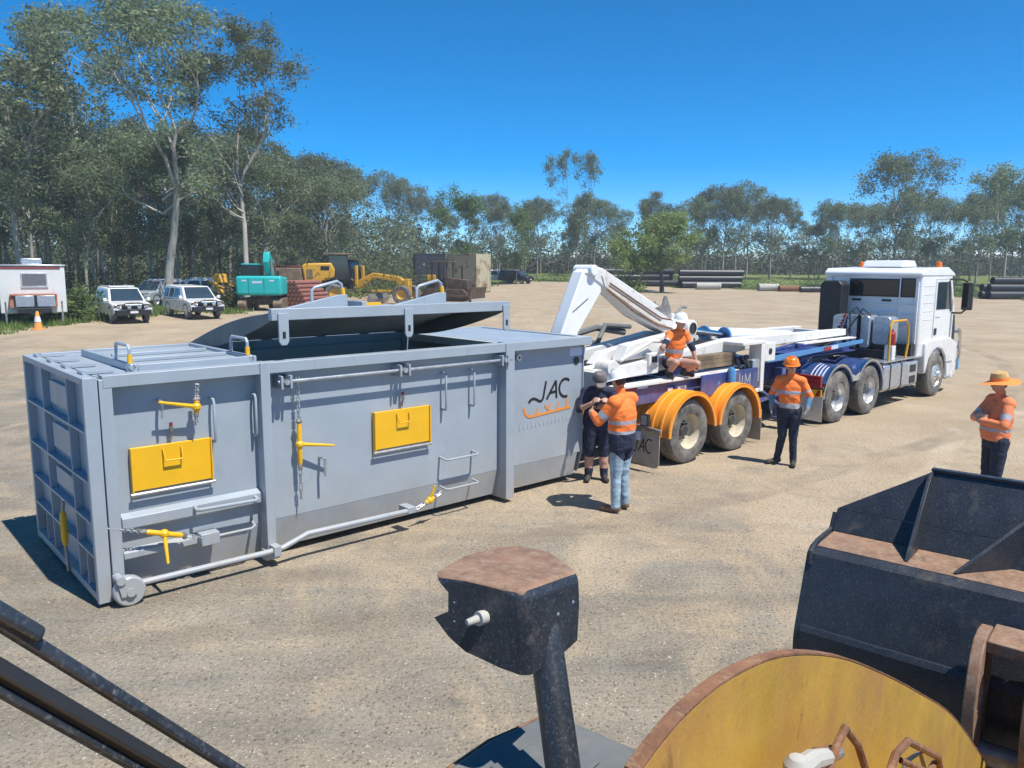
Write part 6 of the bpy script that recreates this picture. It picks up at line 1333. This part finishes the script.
for px_, d_, rz_, m_, lb in ((436, 88, 12, mat('dark_container_paint', (.03, .035, .05), .6, var=.3, scale=1), 'dark blue shipping container behind the bulldozer'), (468, 85, -38, mat('patchy_cream_paint', (.46, .42, .28), .7, var=.2, scale=.8, dirt=[((.20, .13, .07), .48, .62, .8, None)]), 'patchy cream shipping container right behind the bulldozer')):
    r = thing('shipping_container', lb, 'container', gd(px_, d_), R(rz_)); container(r, 4.4 if px_ > 450 else 4.8, 4.1, m_)
# ---- bulldozer
p = gd(450, 66); r = thing('bulldozer', 'old brown and yellow bulldozer with an open canopy facing right', 'bulldozer', p, R(-16)); A_ = lambda *a, **k: part(r, *a, **k)
for s in (-1, 1): A_('track', lambda b: b.prism([(-1.9, .35), (-1.5, 0), (1.5, 0), (1.9, .35), (1.9, .6), (1.5, 1.0), (-1.5, 1.0), (-1.9, .6)], 'y', *sorted((s*.75, s*1.2))), M['dozer'], .03)
A_('body', lambda b: (b.box(-1.7, .0, -.72, .72, .6, 1.5), b.prism([(.0, .6), (.0, 1.9), (1.7, 1.75), (1.75, .6)], 'y', -.55, .55)), M['dozer'], .04)
A_('fuel_tank', lambda b: b.box(-1.75, -1.0, -.8, .8, 1.505, 2.15), M['cat'], .05); A_('seat', lambda b: (b.box(-.9, -.4, -.3, .3, 1.505, 1.75), b.box(-.98, -.88, -.3, .3, 1.505, 2.2)), M['black'], .03)
A_('canopy_post', lambda b: [b.bar((x, y, 1.4), (x, y, 3.15), .12, .12) for x in (-1.3, .0) for y in (-.75, .75)], M['dozer'], .01); A_('canopy', lambda b: b.box(-1.5, .25, -.95, .95, 3.152, 3.27), M['dozer'], .03)
A_('blade', lambda b: b.prism([(2.3, .05), (2.5, .0), (2.45, .5), (2.6, 1.15), (2.48, 1.15), (2.3, .5)], 'y', -1.9, 1.9), M['dozer'], .02)
A_('blade_edge', lambda b: b.box(2.5, 2.56, -1.9, 1.9, -.02, .22), M['conc'], .01)
A_('push_arm', lambda b: (b.bar((-.3, -1.32, .5), (2.35, -1.32, .4), .16, .2), b.bar((-.3, 1.32, .5), (2.35, 1.32, .4), .16, .2)), M['dozer'], .02)
A_('exhaust', lambda b: b.cyl((1.0, .2, 1.8), (1.0, .2, 2.9), .07), M['black'], 0); A_('ripper', lambda b: (b.bar((-1.8, -.5, .8), (-2.5, -.5, .2), .12, .3), b.bar((-1.8, .5, .8), (-2.5, .5, .2), .12, .3), b.box(-2.3, -1.72, -.7, .7, .7, 1.0)), M['dozer'], .02)
# ---- pipe stacks beyond the yard
def pipe(p, L, r, rz, m, label, group, ring=False):
    o = MB(); o.lathe([(r*.86, -L/2), (r, -L/2), (r, L/2), (r*.86, L/2), (r*.86, -L/2)], (0, 0, 0), 'x', 18)
    if ring: o.lathe([(r, L/2-.3), (r*1.08, L/2-.3), (r*1.08, L/2+.001), (r, L/2)], (0, 0, 0), 'x', 18)
    q = o.build('drain_pipe', m); q.location = p; q.rotation_euler = (0, 0, rz); return tag(q, label, 'pipe', group)
def stack(px, py, rows, L, r, rz, label, group, m=None):
    b0 = gp(px, py); ax_ = Vector((math.cos(rz), math.sin(rz), 0)); sd = Vector((-ax_.y, ax_.x, 0))
    for k, n_ in enumerate(rows):
        for i in range(n_): pipe(b0+sd*((i-(n_-1)/2)*2*r)+ax_*random.uniform(-.8, .8)+Vector((0, 0, r+k*r*1.75)), L*random.uniform(.85, 1.1), r, rz, m or M['pipe_b'], '%s, %s row, %s from the front' % (label, ('bottom', 'middle', 'top')[k], ('first', 'second', 'third', 'fourth')[i]), group)
stack(612, 286, (4, 3, 2), 6.5, .42, R(4), 'black pipe in the stack left of the lone tree', 'black pipes left of the lone tree')
stack(646, 286, (4, 3, 2), 6.0, .42, R(-6), 'black pipe in the stack behind the lone tree', 'black pipes behind the lone tree')
stack(712, 288, (3, 2, 2), 7.0, .42, R(3), 'black pipe in the stack right of the lone tree', 'black pipes right of the lone tree')
stack(1012, 299, (3, 2, 1), 5.2, .38, R(4), 'black pipe in the stack at the right border', 'black pipes at the right border')
for px_, py_, L, lb in ((583, 287, 2.2, 'pale concrete pipe at the left end of the black stacks'), (622, 288.5, 2.6, 'pale concrete pipe lying before the stack left of the lone tree'), (708, 289.5, 3.0, 'pale concrete pipe lying before the stack right of the lone tree'), (768, 291, 2.4, 'short white concrete pipe lying alone on the grass edge')):
    q = gp(px_, py_); pipe(q+Vector((0, 0, .42)), L, .42, R(5), M['conc'], lb, None, True)
q = gp(789, 291.5); pipe(q+Vector((0, 0, .35)), 2.4, .35, R(4), M['rust'], 'rusty brown pipe lying between the white and the black pipes', None)
for i, px_ in enumerate((806, 819, 831)):
    q = gp(px_, 292.4); pipe(q+Vector((0, 0, .34)), 1.45, .34, R(4), M['pipe_b'], '%s short black pipe of the three lying in line left of the cab' % ('left', 'middle', 'right')[i], 'short black pipes left of the cab', True)
# ---- far houses behind the trees
M['roof_w'] = mat('pale_iron_roof', (.62, .64, .66), .5, var=.06); M['roof_g'] = mat('grey_green_roof', (.32, .38, .36), .5, var=.1); M['wall_c'] = mat('cream_wall', (.52, .48, .40), .8, var=.05)
def house(px, d, L, Wd, h, rz, rm, label):
    r = thing('farm_house', label, 'house', gd(px, d), rz); r.location.z += .6
    part(r, 'plinth', lambda b: b.box(-L/2-.1, L/2+.1, -Wd/2-.1, Wd/2+.1, -.8, .05), M['conc'], 0)
    part(r, 'wall', lambda b: b.box(-L/2, L/2, -Wd/2, Wd/2, .051, h), M['wall_c'], 0)
    part(r, 'roof', lambda b: b.prism([(-Wd/2-.6, h-.1), (0, h+1.5), (Wd/2+.6, h-.1), (Wd/2+.6, h), (0, h+1.62), (-Wd/2-.6, h)], 'x', -L/2-.5, L/2+.5), M[rm], 0)
    for k in range(3):
        x = -L/2+L*(k+.5)/3; w_ = part(r, 'window', lambda b: b.box(x-.7, x+.7, -Wd/2-.03, -Wd/2-.002, 1.0, 2.1), M['glass'], 0)
        part(r, 'frame', lambda b: (b.box(x-.78, x-.701, -Wd/2-.05, -Wd/2-.002, .95, 2.18), b.box(x+.701, x+.78, -Wd/2-.05, -Wd/2-.002, .95, 2.18), b.box(x-.7, x+.7, -Wd/2-.05, -Wd/2-.002, 2.101, 2.18)), M['white'], 0, parent=w_)
house(770, 215, 16, 9, 3.0, R(5), 'roof_g', 'long low house with a grey-green roof behind the far trees')
house(805, 235, 13, 9, 3.6, R(-8), 'roof_w', 'pale roofed house behind the trees left of the truck cab')
house(588, 240, 18, 10, 3.6, R(4), 'roof_w', 'pale roofed house behind the trees left of the lone tree')
house(682, 240, 14, 9, 3.8, R(-5), 'roof_w', 'pale roofed house peeping out right of the lone tree')
house(985, 190, 13, 9, 3.6, R(12), 'roof_w', 'pale roofed house behind the trees at the right border')
# fence posts along the grass
for i, px_ in enumerate((770, 790, 815, 838, 868, 905, 960, 1000)):
    q = gd(px_, 128); o = part(None, 'fence_post', lambda b: b.tube([(0, 0, -.2), (0, 0, 1.7)], [.09, .075], 8), M['bark_d'], 0); o.location = q
    tag(o, '%s thin grey fence post from the left on the far grass' % ORD[i], 'post', 'fence posts on the far grass')

# ================================================================== pieces that stand apart become parts of their own
def split_loose(o):
    bm = bmesh.new(); bm.from_mesh(o.data); bm.verts.index_update(); seen = {}; isl = []
    for v in bm.verts:
        if v.index in seen: continue
        st = [v]; seen[v.index] = len(isl); g = [v]
        while st:
            for e in st.pop().link_edges:
                for w in e.verts:
                    if w.index not in seen: seen[w.index] = len(isl); st.append(w); g.append(w)
        isl.append(g)
    for k in range(1, len(isl)):
        c = o.copy(); c.data = o.data.copy(); COL.objects.link(c); b2 = bmesh.new(); b2.from_mesh(c.data); b2.verts.index_update()
        bmesh.ops.delete(b2, geom=[v for v in b2.verts if seen[v.index] != k], context='VERTS'); b2.to_mesh(c.data); b2.free()
    bmesh.ops.delete(bm, geom=[v for v in bm.verts if seen[v.index] != 0], context='VERTS'); bm.to_mesh(o.data); bm.free()
for o in list(COL.objects):
    if o.type == 'MESH' and o.name.split('.')[0] in ('rail_clamp', 'crossmember', 'landing_leg', 'mirror_arm', 'flap_edge', 'binder_hook', 'body_roller', 'counterweight_seam', 'front_post', 'push_arm', 'canopy_post', 'tank_strap', 'axle_hanger', 'step_hole', 'beam_cross', 'timber_packer', 'door_swage', 'pocket_hole', 'lid_hinge', 'inner_lining'): split_loose(o)

# ================================================================== thin dusty air over the yard
hz = MB(); hz.box(-330, 330, -30, 300, -1.2, 30); hz = hz.build('haze', bpy.data.materials.new('pale_air'))
hm = hz.data.materials[0]; hm.use_nodes = True; hm.node_tree.nodes.remove(hm.node_tree.nodes['Principled BSDF'])
pv = hm.node_tree.nodes.new('ShaderNodeVolumePrincipled'); pv.inputs['Color'].default_value = (.86, .92, 1, 1); pv.inputs['Density'].default_value = .0009; pv.inputs['Anisotropy'].default_value = .2
hm.node_tree.links.new(pv.outputs[0], hm.node_tree.nodes['Material Output'].inputs['Volume'])
tag(hz, 'thin pale haze lying over the whole yard', 'haze', kind='stuff')
